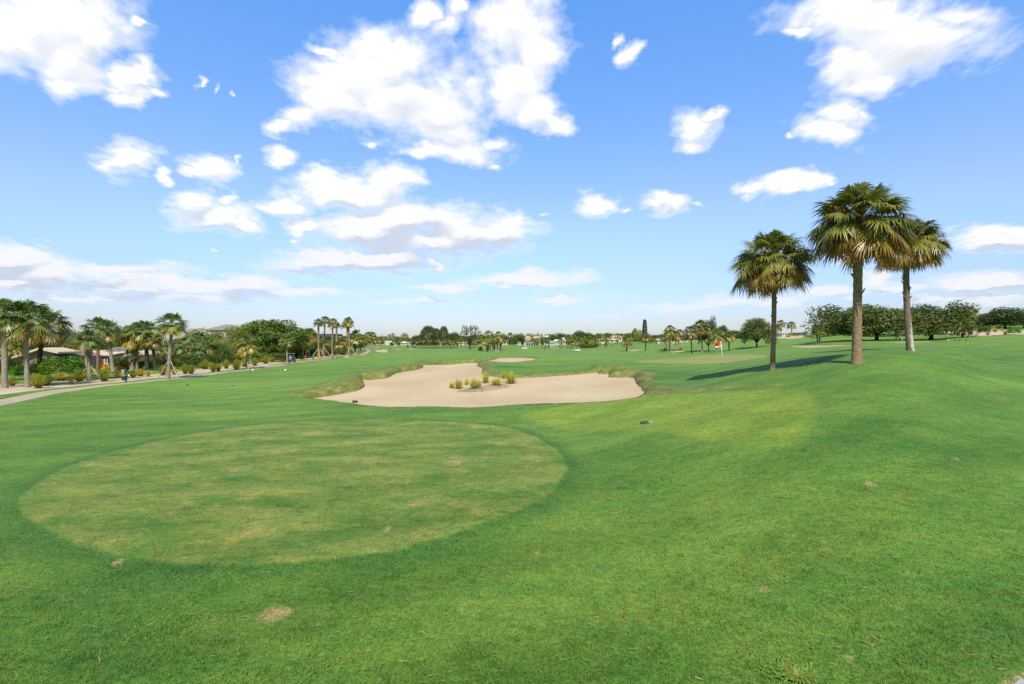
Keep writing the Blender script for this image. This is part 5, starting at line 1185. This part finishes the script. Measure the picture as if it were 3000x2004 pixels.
# ------------------------------------------------------------------ people
def person(px, py, h, label, shirt, pants, cap=None, bend=0.0, rz=0.0):
    """one continuous skinned body; bend leans the trunk forward over the hands"""
    b = place(px, py); s = h / 1.75; sb, cb = math.sin(bend), math.cos(bend)
    J = {'pel': (0, 0, .95), 'wa': (0, sb * .2, .95 + .2 * cb), 'ch': (0, sb * .42, .95 + .42 * cb), 'nk': (0, sb * .55, .95 + .55 * cb), 'hd': (0, sb * .62 + .03, .95 + .66 * cb), 'tp': (0, sb * .68 + .04, .95 + .80 * cb)}
    for q, x in (('l', -1), ('r', 1)):
        J['hip' + q] = (x * .10, 0, .90); J['kn' + q] = (x * .13, .04 + .05 * sb, .50); J['an' + q] = (x * .15, -.02, .09); J['to' + q] = (x * .17, .17, .04)
        J['sh' + q] = (x * .19, sb * .46, .95 + .47 * cb); fx = 0.5 if bend else 1
        J['el' + q] = (x * .25 * (.8 if bend else 1), sb * .5 + .10, J['sh' + q][2] - .28); J['wr' + q] = (x * .24 * (.25 if bend else 1), sb * .55 + .25 * (1 if bend else .7), J['el' + q][2] - .22); J['ha' + q] = (J['wr' + q][0], J['wr' + q][1] + .03, J['wr' + q][2] - .09)
    ks = list(J); ix = {k: i for i, k in enumerate(ks)}
    ed = [('pel', 'wa'), ('wa', 'ch'), ('ch', 'nk'), ('nk', 'hd'), ('hd', 'tp')]
    for q in 'lr': ed += [('pel', 'hip' + q), ('hip' + q, 'kn' + q), ('kn' + q, 'an' + q), ('an' + q, 'to' + q), ('ch', 'sh' + q), ('sh' + q, 'el' + q), ('el' + q, 'wr' + q), ('wr' + q, 'ha' + q)]
    rad = dict(pel=.15, wa=.14, ch=.16, nk=.06, hd=.105, tp=.07, hip=.10, kn=.065, an=.045, to=.04, sh=.075, el=.05, wr=.035, ha=.045)
    me = bpy.data.meshes.new('body'); me.from_pydata([J[k] for k in ks], [(ix[a], ix[c]) for a, c in ed], [])
    tmp = bpy.data.objects.new('tmp', me); col.objects.link(tmp); sk = tmp.modifiers.new('s', 'SKIN'); sv = me.skin_vertices[0].data
    for k in ks: r = rad[k[:-1] if k[-1] in 'lr' and k[:-1] in rad else k]; sv[ix[k]].radius = (r, r)
    sv[0].use_root = True; tmp.modifiers.new('d', 'SUBSURF').levels = 2
    bm_ = bpy.data.meshes.new_from_object(tmp.evaluated_get(bpy.context.evaluated_depsgraph_get())); bpy.data.objects.remove(tmp)
    root = empty('person', b, label, 'person', None, rz); root.scale = (s, s, s)
    bm_.materials.clear()
    for mt in (M['skin'], M[shirt], M[pants], M['black'], M['white']): bm_.materials.append(mt)
    for p in bm_.polygons:
        c = p.center; p.use_smooth = True
        arm = abs(c.x) > .18 and c.z < J['ell'][2] + .06 or (bend and c.y > sb * .5 + .12 and c.z < J['ell'][2] + .02)
        p.material_index = 3 if c.z < .1 else (0 if (c.z > J['nk'][2] and c.y > J['nk'][1] - .2) or (arm and c.z > .45) else (2 if c.z < .97 else 1))
    link('body', bm_, root)
    mb = MB(); hc = Vector(J['hd']); V = []; n = 14
    for i in range(5):
        ph = i / 4 * 1.45
        for j in range(n): V.append((hc.x + .118 * math.cos(ph) * math.cos(j * 6.283 / n), hc.y + .125 * math.cos(ph) * math.sin(j * 6.283 / n), hc.z + .05 + .11 * math.sin(ph)))
    mb.add(V, [(i * n + j, i * n + (j + 1) % n, (i + 1) * n + (j + 1) % n, (i + 1) * n + j) for i in range(4) for j in range(n)] + [tuple(4 * n + j for j in range(n))])
    mb.box((hc.x, hc.y + .15, hc.z + .06), (.16, .14, .015)); mb.build('cap', M[cap or 'white'], root)
person(1596, 1028.5, 1.75, 'far golfer in dark top and dark shorts standing near the right lake', 'navy', 'maroon', 'black', rz=2.6)
person(2643.5, 1000, 1.35, 'golfer in pale blue and white cap bending beside the leaning palm trunk', 'blue', 'blue', 'white', bend=0.95, rz=0.7)

# ------------------------------------------------------------------ small things on the course
def waste_station(px, py):
    b = place(px, py); root = empty('waste_station', b, 'dark green post with notice box and bin beside the cart path', 'bin'); k = b.y / F
    mb = MB(); mb.tube([(0, 0, -0.1), (0, 0, 42 * k)], 0.06, 8); mb.build('post', M['dgreen'], root)
    mb = MB(); mb.tube([(0, 0, 0), (0, 0, 0.05)], 0.16, 10); mb.build('foot', M['black'], root)
    mb = MB(); mb.box((-4.5 * k, 0, 11 * k), (10 * k, 0.34, 12.5 * k), taper=1.08); bn = mb.build('bin', M['dgreen'], root); mb = MB(); mb.box((-4.5 * k, 0, 17.7 * k), (11.2 * k, 0.4, 0.9 * k)); mb.build('lid', M['stucco_grey'], bn)
    mb = MB(); mb.box((-6.6 * k, 0, 29 * k), (9.5 * k, 0.22, 11 * k)); bx_ = mb.build('notice_box', M['stucco_brown'], root); mb = MB(); mb.box((-6.6 * k, 0, 35.2 * k), (11 * k, 0.3, 1.1 * k)); mb.build('hood', M['stucco_grey'], bx_)
    mb = MB(); mb.box((-6.6 * k, -0.13, 31 * k), (6.5 * k, 0.02, 2.4 * k)); mb.box((-6.6 * k, -0.13, 25.5 * k), (5.5 * k, 0.02, 1.6 * k)); mb.build('label_plate', M['stucco_white'], bx_)
waste_station(369, 1118.5)
b = place(376, 1108); root = empty('ball_washer', b, 'small dark ball washer with white towel behind the waste station', 'ball washer'); k = b.y / F
mb = MB(); mb.tube([(0, 0, -.1), (0, 0, 12 * k)], 0.05, 8); mb.build('post', M['black'], root); mb = MB(); mb.tube([(0, 0, 11 * k), (0.02, 0, 15 * k), (0, 0, 19 * k)], [0.07, 0.12, 0.07], 10); mb.build('drum', M['black'], root)
mb = MB(); mb.box((2.6 * k, -0.05, 9 * k), (3 * k, 0.05, 6 * k), rot=Matrix.Rotation(0.35, 3, 'Y')); mb.build('towel', M['white'], root)
def cone(px, py, h, label):
    b = place(px, py); k = b.y / F; root = empty('traffic_cone', b, label, 'traffic cone', 'orange cones by the gravel lot')
    mb = MB(); mb.tube([(0, 0, 0.05), (0, 0, h * k * 0.9), (0, 0, h * k)], [0.20, 0.11, 0.05], 12); mb.build('cone', M['orange'], root, True); mb = MB(); mb.box((0, 0, 0.03), (0.55, 0.55, 0.06)); mb.build('base', M['orange'], root)
    mb = MB(); mb.tube([(0, 0, h * k * 0.55), (0, 0, h * k * 0.68)], [0.165, 0.150], 12, caps=False); mb.build('band', M['orange'], root)
cone(894, 1051, 12, 'taller orange cone between the cart and the propped palms'); cone(936, 1054, 9, 'shorter orange cone under the first propped palms')
b = place(917, 1054); k = b.y / F; root = empty('barrier', b, 'low dark post with thin rail across the gravel lot', 'barrier')
mb = MB(); mb.tube([(0, 0, -.1), (0, 0, 9 * k)], 0.09, 8); mb.build('post', M['black'], root); e = place(978, 1049) - b; mb = MB(); mb.tube([(0, 0, 8 * k), (e.x, e.y, e.z + 5 * k)], 0.05, 6); mb.build('rail', M['stake'], root); mb = MB(); mb.tube([(e.x, e.y, e.z - .1), (e.x, e.y, e.z + 5.5 * k)], 0.06, 8); mb.build('end_post', M['stake'], root)
for a, c, w, lab in [(946, 1046, 26, 'white edging slab under the first propped palms'), (1016, 1047, 20, 'white edging slab under the rightmost propped palm')]:
    b = place(a, c); k = b.y / F; mb = MB(); n = 12
    mb.add([(w * k * .5 * math.cos(j * 6.283 / n), 0.9 * math.sin(j * 6.283 / n), z) for z in (-.1, .14) for j in range(n)], [tuple(range(n)), tuple(range(n, 2 * n))] + [(j, (j + 1) % n, n + (j + 1) % n, n + j) for j in range(n)]); o = mb.build('planting_slab', M['tile_white']); o.location = b; tag(o, lab, 'slab')
def marker_ball(px, py, label):
    b = place(px, py); root = empty('tee_marker', b, label, 'tee marker', 'white ball tee markers'); r = 0.13
    mb = MB(); mb.tube([(0, 0, r + r * math.sin(t)) for t in np.linspace(-1.5, 1.5, 9)], [r * math.cos(t) for t in np.linspace(-1.5, 1.5, 9)], 14); o = mb.build('ball', M['white'], root, True); mb = MB(); mb.tube([(0, 0, -.05), (0, 0, 0.05)], 0.10, 10); mb.build('base', M['black'], root)
marker_ball(741, 1087, 'white ball tee marker on the left, right of the short propped palm'); marker_ball(836, 1087, 'white ball tee marker on the right, below the golf cart')
def block(px, py, w, h, d, mat, label, name='tee_marker', group=None):
    b = place(px, py); k = b.y / F; mb = MB(); n = 12; r = h * k / 2
    mb.tube([(-w * k / 2, 0, r), (-w * k * .47, 0, r), (w * k * .47, 0, r), (w * k / 2, 0, r)], [r * .85, r, r, r * .85], n); o = mb.build(name, M[mat]); o.location = b - Vector((0, 0, 0.02)); o.rotation_euler.z = d; return tag(o, label, 'tee marker', group)
block(549, 1129, 8, 3.2, 0.1, 'black', 'dark low tee marker on the left fairway tee, left one', group='dark tee markers'); block(681, 1131, 8, 3.2, -0.1, 'navy', 'dark low tee marker on the left fairway tee, right one', group='dark tee markers')
o = block(1040, 1181, 14.5, 7, 0.05, 'log', 'dark weathered log marker at the front edge of the big bunker', name='log_marker'); o['category'] = 'log'; o.location.z += 0.04
b = place(1898, 1237); root = empty('irrigation_box', b, 'sunken irrigation box with pale blue lid in the bright grass', 'irrigation box')
mb = MB(); mb.box((0.08, -0.12, 0.03), (0.17, 0.12, 0.03), rot=Matrix.Rotation(0.12, 3, 'Y')); mb.build('lid', plain('pale_blue_lid', (0.35, 0.5, 0.55), 0.5), root); mb = MB(); mb.tube([(0, 0, -.05), (0, 0, 0.012)], [0.34, 0.30], 18); mb.build('pit', plain('pit_shade_green', (0.03, 0.055, 0.018), 0.8), root)  # pit disc coloured dark green to stand in for shade in the hollow
for a, c, h, lab in [(648, 1074, 11, 'white marker post left, before the clipped hedge'), (808, 1052, 10, 'white marker post right, behind the sand bed tufts')]:
    b = place(a, c); k = b.y / F; mb = MB(); mb.tube([(0, 0, -.1), (0, 0, h * k), (0, 0, h * k + .03)], [0.07, 0.07, 0.04], 8); o = mb.build('marker_post', M['white']); o.location = b; tag(o, lab, 'post', 'white marker posts')
o = block(2044, 1033, 5, 2.5, 0.0, 'orange', 'small orange marker lying under the grove palms', name='course_marker'); o['category'] = 'marker'
b = place(1794, 1015); k = b.y / F; root = empty('waste_bin', b, 'dark green bin alone on the far grass slope', 'bin'); mb = MB(); mb.tube([(0, 0, 0), (0, 0, 4.5 * k)], [1.2 * k, 1.5 * k], 12); mb.build('barrel', M['dgreen'], root); mb = MB(); mb.tube([(0, 0, 4.5 * k), (0, 0, 5 * k)], [1.6 * k, 1.1 * k], 12); mb.build('lid', M['dgreen'], root)
# ducks by the practice green
for k_, (px, py) in enumerate([(2777.5, 999.6), (2796.5, 999.8), (2810, 999.6), (2830, 999)]):
    b = place(px, py); root = empty('duck', b, ['black and white duck at the left end of the row by the practice green', 'second duck from the left by the practice green', 'third duck from the left by the practice green', 'duck at the right end of the row by the practice green'][k_], 'duck', 'ducks by the practice green', rz=[0.2, 0.5, -0.2, 0.1][k_]); root.scale = (0.8,) * 3
    mb = MB(); mb.tube([(-.24, 0, .22), (-.12, 0, .19), (.02, 0, .18), (.14, 0, .22), (.19, 0, .30), (.20, 0, .38), (.24, 0, .43), (.30, 0, .43), (.34, 0, .42)], [.015, .08, .11, .085, .045, .035, .05, .04, .02], 10); o = mb.build('body', M['white'] if k_ == 0 else M['black'], root, True)
    mb = MB(); mb.tube([(-.30, 0, .25), (-.15, 0, .25), (.0, 0, .245), (.1, 0, .25)], [.01, .06, .075, .03], 8); mb.build('wings', M['black'], root, True)
    for y in (-.04, .04): mb = MB(); mb.tube([(0.02, y, .12), (0.02, y, 0)], .012, 5); mb.box((.05, y, .006), (.08, .05, .012)); mb.build('leg', M['orange'], root)

# ------------------------------------------------------------------ weed clump, fallen leaves, turf blades
b = place(2336, 1985); g = np.random.default_rng(71); V = []; Q = []; C = []
for i in range(260):
    a = g.uniform(0, 6.28); rr = min(abs(g.normal(0, 0.18)), 0.34); p0 = np.array([rr * math.cos(a) * 1.25, rr * math.sin(a) * 0.9, 0]); a2 = a + g.normal(0, 0.9); d = np.array([math.cos(a2), math.sin(a2), 0]); sd = np.array([-d[1], d[0], 0]); L = g.uniform(0.08, 0.18); w = g.uniform(0.009, 0.017); cc = np.array([0.20, 0.34, 0.09]) * g.uniform(0.7, 1.4) if g.random() > 0.12 else np.array([0.30, 0.27, 0.12]); k = len(V)
    for s in range(4): u = s / 3; p = p0 + d * L * u * 0.9 + np.array([0, 0, L * (0.9 * u - 0.65 * u * u)]); ww = w * (1 - 0.9 * u * u); V += [p - sd * ww, p + sd * ww]; C += [cc] * 2
    for s in range(3): Q.append((k + 2 * s, k + 2 * s + 1, k + 2 * s + 3, k + 2 * s + 2))
o = link('weed_clump', mesh_np('weed_clump', V, quads=Q, cols=np.array(C), mats=[M['tuft']])); o.location = b; tag(o, 'pale broad bladed weed clump at the bottom edge of the photo', 'weed')

def ground_pts(n, seed, px, py):
    """random spots of ground inside a window of the photograph, taken on the terrain"""
    g = np.random.default_rng(seed); u = (g.uniform(*px, n) - 1500) / F; v = (g.uniform(*py, n) - 1002) / F
    D = CAMZ / v
    for _ in range(8): D = (CAMZ - H0(u * D, D)) / v
    return u * D, D, g
# fallen leaves, straws and clippings
X1, Y1, g = ground_pts(1900, 81, (-50, 3050), (1210, 2010)); X2, Y2, _ = ground_pts(60, 82, (1770, 1950), (1370, 1530)); X3, Y3, _ = ground_pts(50, 83, (2700, 3000), (1040, 1150))
X = np.concatenate([X1, X2, X3]); Y = np.concatenate([Y1, Y2, Y3]); Z = H(X, Y); V = []; Q = []; C = []
for i in range(len(X)):
    straw = g.random() < 0.75 and i < len(X1); L = g.uniform(0.03, 0.10) if straw else g.uniform(0.012, 0.028); w = 0.0045 if straw else L * 0.6
    if i >= len(X1): L = g.uniform(0.02, 0.05); w = L * 0.6
    a = g.uniform(0, 6.28); d = np.array([math.cos(a), math.sin(a), g.normal(0, 0.12)]); sd = np.array([-d[1], d[0], g.normal(0, 0.3)]); p = np.array([X[i], Y[i], Z[i] + 0.042]); k = len(V)
    cc = np.array([0.42, 0.36, 0.20]) * g.uniform(0.7, 1.35) if straw else np.array([0.34, 0.24, 0.14]) * g.uniform(0.4, 1.4)
    V += [p - d * L, p + sd * w, p + d * L, p - sd * w]; C += [cc] * 4; Q.append((k, k + 1, k + 2, k + 3))
o = link('leaf_litter', mesh_np('leaf_litter', V, quads=Q, cols=np.array(C), mats=[M['tuft']])); tag(o, 'dry leaves and straw scattered over the near turf', 'leaf litter', kind='stuff')
# blades of the nearest turf
NB = 230000
g = np.random.default_rng(91); rr = 5.6 + (g.random(NB) ** 1.35) * 16; th = g.uniform(R(-50), R(50), NB); bx = rr * np.sin(th); by = rr * np.cos(th)
k = (by > 5.2) & (np.abs(bx) < by * 1.08) & ~inside(polys[[q[0] for q in polys].index('walk')][1], bx, by); bx, by = bx[k], by[k]; NB = len(bx)
bz = H(bx, by); m1, m2 = ground_attrs(bx, by); onte = np.clip(1 - ((m2[:, 0] < 0.5) * 0.75) - np.clip(m1[:, 2] * 1.0, 0, 0.9), 0.05, 1)
an = g.uniform(0, 6.28, NB); cl_ = np.sin(bx * 3.1 + 2 * np.sin(by * 2.3)) * np.sin(by * 2.7 + 1.7 * np.sin(bx * 1.9)); L = g.uniform(0.025, 0.055, NB) * np.where(cl_ > 0.55, 1.55, 1.0) * (0.35 + 0.65 * onte) * np.clip(1.3 - (np.hypot(bx, by) - 5) / 18, 0.25, 1); ln = g.uniform(0.3, 1.3, NB); wd = g.uniform(0.0022, 0.0045, NB)
dx, dy = np.cos(an), np.sin(an); P0 = np.stack([bx, by, bz - 0.004], 1); S = np.stack([-dy, dx, np.zeros(NB)], 1) * wd[:, None]
M1 = P0 + np.stack([dx * L * ln * 0.35, dy * L * ln * 0.35, L * 0.75], 1); TP = P0 + np.stack([dx * L * ln, dy * L * ln, L * (1.1 - 0.35 * ln)], 1)
V = np.stack([P0 - S, P0 + S, M1 + S * 0.8, TP, M1 - S * 0.8], 1).reshape(-1, 3); b5 = np.arange(NB) * 5
Qd = np.stack([b5, b5 + 1, b5 + 2, b5 + 4], 1); Tr = np.stack([b5 + 4, b5 + 2, b5 + 3], 1)
o = link('turf_grass', mesh_np('turf_grass', V, quads=Qd, tris=Tr, mats=[M['blade']], attrs={'m1': np.repeat(m1, 5, 0), 'm2': np.repeat(m2, 5, 0)})); tag(o, 'short green turf blades in the foreground', 'grass', kind='stuff')

# ------------------------------------------------------------------ sky, sun, camera
w = bpy.data.worlds.new('World'); sc.world = w; w.use_nodes = True; nt = w.node_tree; nt.nodes.clear(); T = NT(nt)
sun_dir = Vector((SUN_DX * math.cos(SUN_EL), -SUN_DY * math.cos(SUN_EL), math.sin(SUN_EL))).normalized()
sky = T.n('ShaderNodeTexSky', sky_type='NISHITA', sun_disc=False, sun_elevation=SUN_EL, sun_rotation=math.atan2(sun_dir.x, sun_dir.y), air_density=1.0, dust_density=0.6, ozone_density=2.0)
gen = T.n('ShaderNodeTexCoord').outputs['Generated']
xyz = T.n('ShaderNodeSeparateXYZ', ins={0: gen}).outputs
elev = xyz[2]
# clearer blue overhead, whiter air near the horizon
tint = T.mix(T.sstep(elev, 0.0, 0.26), (0.79, 0.81, 1.02), (1.31, 1.37, 1.55))
tint = T.mix(T.lin(elev, 0.26, 0.58), tint, (0.98, 1.70, 2.32))
tint = T.mix(T.sstep(elev, 0.60, 0.85), tint, (0.62, 0.78, 0.95))
skyc = T.mix(1.0, sky.outputs[0], tint, 'MULTIPLY', False)
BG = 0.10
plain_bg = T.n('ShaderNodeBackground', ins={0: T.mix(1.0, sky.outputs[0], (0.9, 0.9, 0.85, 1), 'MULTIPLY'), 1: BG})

def E(x, y, rx, ry, rot=0, wgt=1.0): return ((x * 1.2782 - 1500) / F, (1002 - y * 1.2782) / F, rx * 1.2782 / F, ry * 1.2782 / F, rot, wgt)
CL = [E(90,55,200,115),E(150,140,95,62),E(150,190,58,38),E(25,110,110,70),E(215,95,62,50),E(305,62,24,17),E(300,172,55,26,-8),E(295,210,42,26),E(340,212,36,15),E(440,185,26,9,30,.75),E(482,199,22,9,20,.75),E(535,216,16,7,0,.7),
 E(890,140,130,90),E(800,185,125,75),E(930,225,190,75),E(765,235,95,50),E(690,272,55,32),E(1000,265,120,62),E(850,92,62,34),E(742,112,42,16),E(955,32,46,36),E(1015,55,50,40,30,.85),E(1040,15,30,25),E(1180,55,95,78),E(1235,115,65,66),E(1170,195,75,75),E(1230,262,70,40),E(1280,298,38,22),E(1040,305,72,42),E(1060,347,104,28),E(1140,328,38,26),E(975,350,45,16),E(1140,380,14,10,0,.7),E(860,330,24,18,0,.7),E(650,300,30,20,0,.9),
 E(1412,95,16,26,20,.9),E(1440,130,22,38,-20,.95),E(1600,285,52,40,-15),E(1590,322,36,22),E(1635,255,28,22,0,.9),
 E(1985,40,170,75),E(2080,95,170,80),E(1960,150,95,62),E(2000,188,70,38),E(2190,30,110,50,0,.8),E(1850,72,42,15),E(1890,305,70,32,-15),E(1935,265,62,38),E(1985,275,30,24,0,.7),E(1810,315,18,10,0,.7),
 E(300,366,66,38),E(262,378,34,16),E(480,378,50,36),E(440,395,30,14),E(640,368,32,19),E(375,404,20,11),E(546,360,14,9,0,.7),E(490,500,95,34),E(440,465,50,32),E(560,520,48,22),E(530,465,36,16,0,.8),
 E(770,435,120,38),E(890,420,58,40),E(665,468,70,22),E(745,405,50,24),E(820,455,120,22),E(940,505,190,40),E(1080,535,140,42),E(860,525,160,44),E(1000,560,190,26),E(700,515,34,22),E(1160,525,62,36),E(670,553,22,9,0,.7),
 E(815,600,215,32),E(900,590,130,26),E(1000,605,60,12,0,.8),E(1205,640,160,17),E(1010,656,80,13),E(1285,686,62,15),E(1365,470,46,20),E(1350,462,26,24),E(1437,472,24,13,0,.8),E(1530,466,50,24),E(1520,450,28,18),E(1605,472,20,9,0,.6),
 E(1735,432,46,16),E(1800,425,60,20),E(1855,420,30,16),E(1895,414,24,13,0,.8),E(1255,490,14,8,0,.7),E(30,590,110,34),E(80,625,140,32),E(40,650,120,22),E(270,618,170,14),E(300,650,150,20),E(420,652,120,22),E(540,652,130,20),E(200,682,200,11,0,.9),E(450,680,200,20),E(690,672,160,14,0,.9),E(950,690,130,9,0,.8),E(500,577,20,6,0,.7),
 E(2280,548,120,24),E(2270,530,56,22),E(2330,530,50,20),E(2240,645,120,28),E(2320,635,80,20),E(2010,640,42,20),E(2040,660,100,18,0,.9),E(1900,668,76,17),E(1950,606,50,16,0,.85),E(1700,690,110,15),E(1560,706,130,12,0,.9),E(1800,690,90,20,0,.85),E(2140,690,80,12,0,.8),E(2270,688,110,16),E(1390,724,60,9,0,.8),E(2120,655,40,10,0,.6)]
SHL = [E(960,562,220,34),E(1090,548,120,28),E(830,614,190,20),E(1000,240,110,60),E(1055,292,60,36),E(150,125,120,36),E(60,628,120,26),E(230,662,220,15),E(560,668,170,12),E(2090,125,130,40),E(1985,165,60,30),E(1210,650,130,9),E(2260,658,100,12),E(515,522,70,20),E(1640,712,200,9),E(2290,562,80,12),E(800,470,90,14)]
def cloudbin(idx, u0, u1):
    """one vertical slice of the cloudy sky as a node group"""
    els = [e for e in CL if e[0] + e[2] * 1.5 > u0 - .03 and e[0] - e[2] * 1.5 < u1 + .03]
    gt = bpy.data.node_groups.new('clouds', 'ShaderNodeTree')
    gt.interface.new_socket('Sky', in_out='INPUT', socket_type='NodeSocketColor'); gt.interface.new_socket('Colour', in_out='OUTPUT', socket_type='NodeSocketColor')
    T = NT(gt); gi = T.n('NodeGroupInput'); go = T.n('NodeGroupOutput'); skyc = gi.outputs[0]
    xs = T.n('ShaderNodeSeparateXYZ', ins={0: T.n('ShaderNodeTexCoord').outputs['Generated']}).outputs
    yy = T.math('MAXIMUM', xs[1], 0.05); U = T.math('DIVIDE', xs[0], yy); Vv = T.math('DIVIDE', xs[2], yy)
    pos = T.n('ShaderNodeCombineXYZ', ins={0: U, 1: Vv, 2: 0.0}).outputs[0]
    k = T.math('DIVIDE', 1.0, T.math('ADD', T.math('MAXIMUM', Vv, 0.0), 0.24))
    q = T.n('ShaderNodeCombineXYZ', ins={0: T.math('MULTIPLY', U, k), 1: T.math('MULTIPLY', k, 0.9), 2: 0.0}).outputs[0]
    sz = T.math('DIVIDE', 1.0, k)
    wn = T.noise(q, 4.5, 5, 0.6, out=1)
    wv = T.vmath('SUBTRACT', wn, (0.5, 0.5, 0.5)); wv = T.vmath('SCALE', wv, scale=T.math('MULTIPLY', sz, 0.20)); wv = T.vmath('MULTIPLY', wv, (1, 0.8, 0))
    pw = T.vmath('ADD', pos, wv)
    def field(pp, after=None, els=els):
        acc = None
        if after is not None: pp = T.vmath('ADD', pp, T.vmath('SCALE', (1, 1, 1), scale=T.math('MULTIPLY', after, 1e-7)))
        for j, (x, y, rx, ry, rot, wg) in enumerate(els):
            if j and j % 10 == 0: pp = T.vmath('ADD', pp, T.vmath('SCALE', (1, 1, 1), scale=T.math('MULTIPLY', acc, 1e-7)))
            mp = T.n('ShaderNodeMapping', vector_type='TEXTURE', ins={0: pp, 1: (x, y, 0), 2: (0, 0, R(rot)), 3: (rx * 1.46, ry * 1.46, 1)})
            d = T.vmath('LENGTH', mp.outputs[0], out=1)
            if wg != 1: d = T.math('ADD', d, 1 - wg)
            acc = d if acc is None else T.n('ShaderNodeMath', operation='SMOOTH_MIN', ins={0: acc, 1: d, 2: 0.16}).outputs[0]
        return T.math('SUBTRACT', 1.0, acc)
    f0 = field(pw); f1 = field(T.vmath('ADD', pw, (-0.006, 0.026, 0)), f0)
    n0 = T.noise(q, 6.0, 7, 0.56); nU = T.noise(T.vmath('ADD', q, (-0.03, -0.06, 0)), 6.0, 4, 0.55)
    low = T.sstep(Vv, 0.34, 0.12)
    dens = T.math('ADD', T.math('MULTIPLY', f0, 1.2), T.math('MULTIPLY', T.math('SUBTRACT', n0, 0.5), T.math('ADD', 1.35, T.math('MULTIPLY', low, -0.35))))
    dens = T.math('SUBTRACT', dens, T.math('MULTIPLY', low, 0.05))
    dens = T.math('ADD', dens, T.math('MULTIPLY', T.math('SUBTRACT', T.noise(q, 24.0, 4, 0.6), 0.5), 0.42))
    al = T.math('POWER', T.lin(dens, 0.06, 0.74), 1.25)
    core = T.sstep(dens, T.math('MULTIPLY_ADD', low, -0.06, 0.28), T.math('MULTIPLY_ADD', low, -0.32, 0.80))
    sh = T.math('MULTIPLY', T.math('SUBTRACT', f1, f0), T.math('ADD', 1.7, T.math('MULTIPLY', low, 3.0)))
    sh = T.math('ADD', sh, T.math('MULTIPLY', T.math('SUBTRACT', nU, n0), 0.9))
    bl = T.noise(q, 2.6, 3, 0.5)
    sh = T.math('ADD', sh, T.math('MULTIPLY', T.math('SUBTRACT', bl, 0.45), T.math('MULTIPLY_ADD', low, -0.3, 0.6)))
    sl_ = [e for e in SHL if e[0] + e[2] * 1.5 > u0 - .03 and e[0] - e[2] * 1.5 < u1 + .03]
    if sl_: sh = T.math('ADD', sh, T.math('MULTIPLY', T.sstep(T.math('ADD', field(pw, f1, sl_), T.math('MULTIPLY', T.math('SUBTRACT', n0, 0.5), 0.5)), 0.0, 0.75), T.math('MULTIPLY_ADD', low, 0.5, 0.32)))
    sh = T.math('MULTIPLY', T.sstep(sh, -0.35, 1.15), core, clamp=True)
    lit = T.mix(low, (7.7, 7.7, 7.75), (6.6, 6.65, 6.95)); dk = T.mix(low, (5.0, 5.35, 6.0), (4.4, 4.8, 5.7))
    cc = T.mix(sh, lit, dk)
    thin = T.math('MULTIPLY', al, T.math('SUBTRACT', 0.98, T.math('MULTIPLY', T.sstep(Vv, 0.13, 0.02), 0.6)))
    fin = T.mix(thin, skyc, cc, 'MIX', False)
    gt.links.new(fin, go.inputs[0])
    return gt
def cloud_bg(idx, a, b):
    gn = T.n('ShaderNodeGroup', node_tree=cloudbin(idx, a, b)); nt.links.new(skyc, gn.inputs[0])
    return T.n('ShaderNodeBackground', ins={0: gn.outputs[0], 1: BG}).outputs[0]
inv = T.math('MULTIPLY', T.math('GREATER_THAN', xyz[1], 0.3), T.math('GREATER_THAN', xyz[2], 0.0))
UU = T.math('DIVIDE', xyz[0], T.math('MAXIMUM', xyz[1], 0.05))
cuts = [-0.66, -0.40, -0.16, 0.06, 0.36, 0.66]
cur = cloud_bg(0, -2.0, cuts[0])
bins = list(zip([-2.0] + cuts, cuts + [2.0]))
for i, (a, b) in enumerate(bins[1:]):
    mx = T.n('ShaderNodeMixShader', ins={0: T.math('GREATER_THAN', UU, a)}); nt.links.new(cur, mx.inputs[1]); nt.links.new(cloud_bg(i + 1, a, b), mx.inputs[2]); cur = mx.outputs[0]
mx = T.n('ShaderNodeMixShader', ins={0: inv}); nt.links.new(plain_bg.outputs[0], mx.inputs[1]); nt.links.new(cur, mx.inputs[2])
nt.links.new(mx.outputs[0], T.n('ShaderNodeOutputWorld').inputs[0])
w.cycles.sampling_method = 'MANUAL'; w.cycles.sample_map_resolution = 512

sl = bpy.data.lights.new('sun', 'SUN'); sl.energy = 4.0; sl.angle = R(0.53); sl.color = (1.0, 0.94, 0.82)
so = link('sun', sl); so.rotation_mode = 'QUATERNION'; so.rotation_quaternion = (-sun_dir).to_track_quat('-Z', 'Y'); so.location = (0, -20, 60)
cd = bpy.data.cameras.new('camera'); cam = link('camera', cd); cam.location = (0, 0, CAMZ); cam.rotation_euler = (R(90), 0, 0)
cd.sensor_width = 36; cd.lens = 18.0; cd.clip_end = 5000; cd.clip_start = 0.1; sc.camera = cam
vs = sc.view_settings; vs.view_transform = 'Standard'; vs.look = 'None'; vs.exposure = EXPOSURE; vs.gamma = 1.0; vs.use_curve_mapping = False
sc.cycles.use_denoising = False; sc.cycles.max_bounces = 6; sc.cycles.transparent_max_bounces = 4; sc.cycles.caustics_reflective = False; sc.cycles.caustics_refractive = False
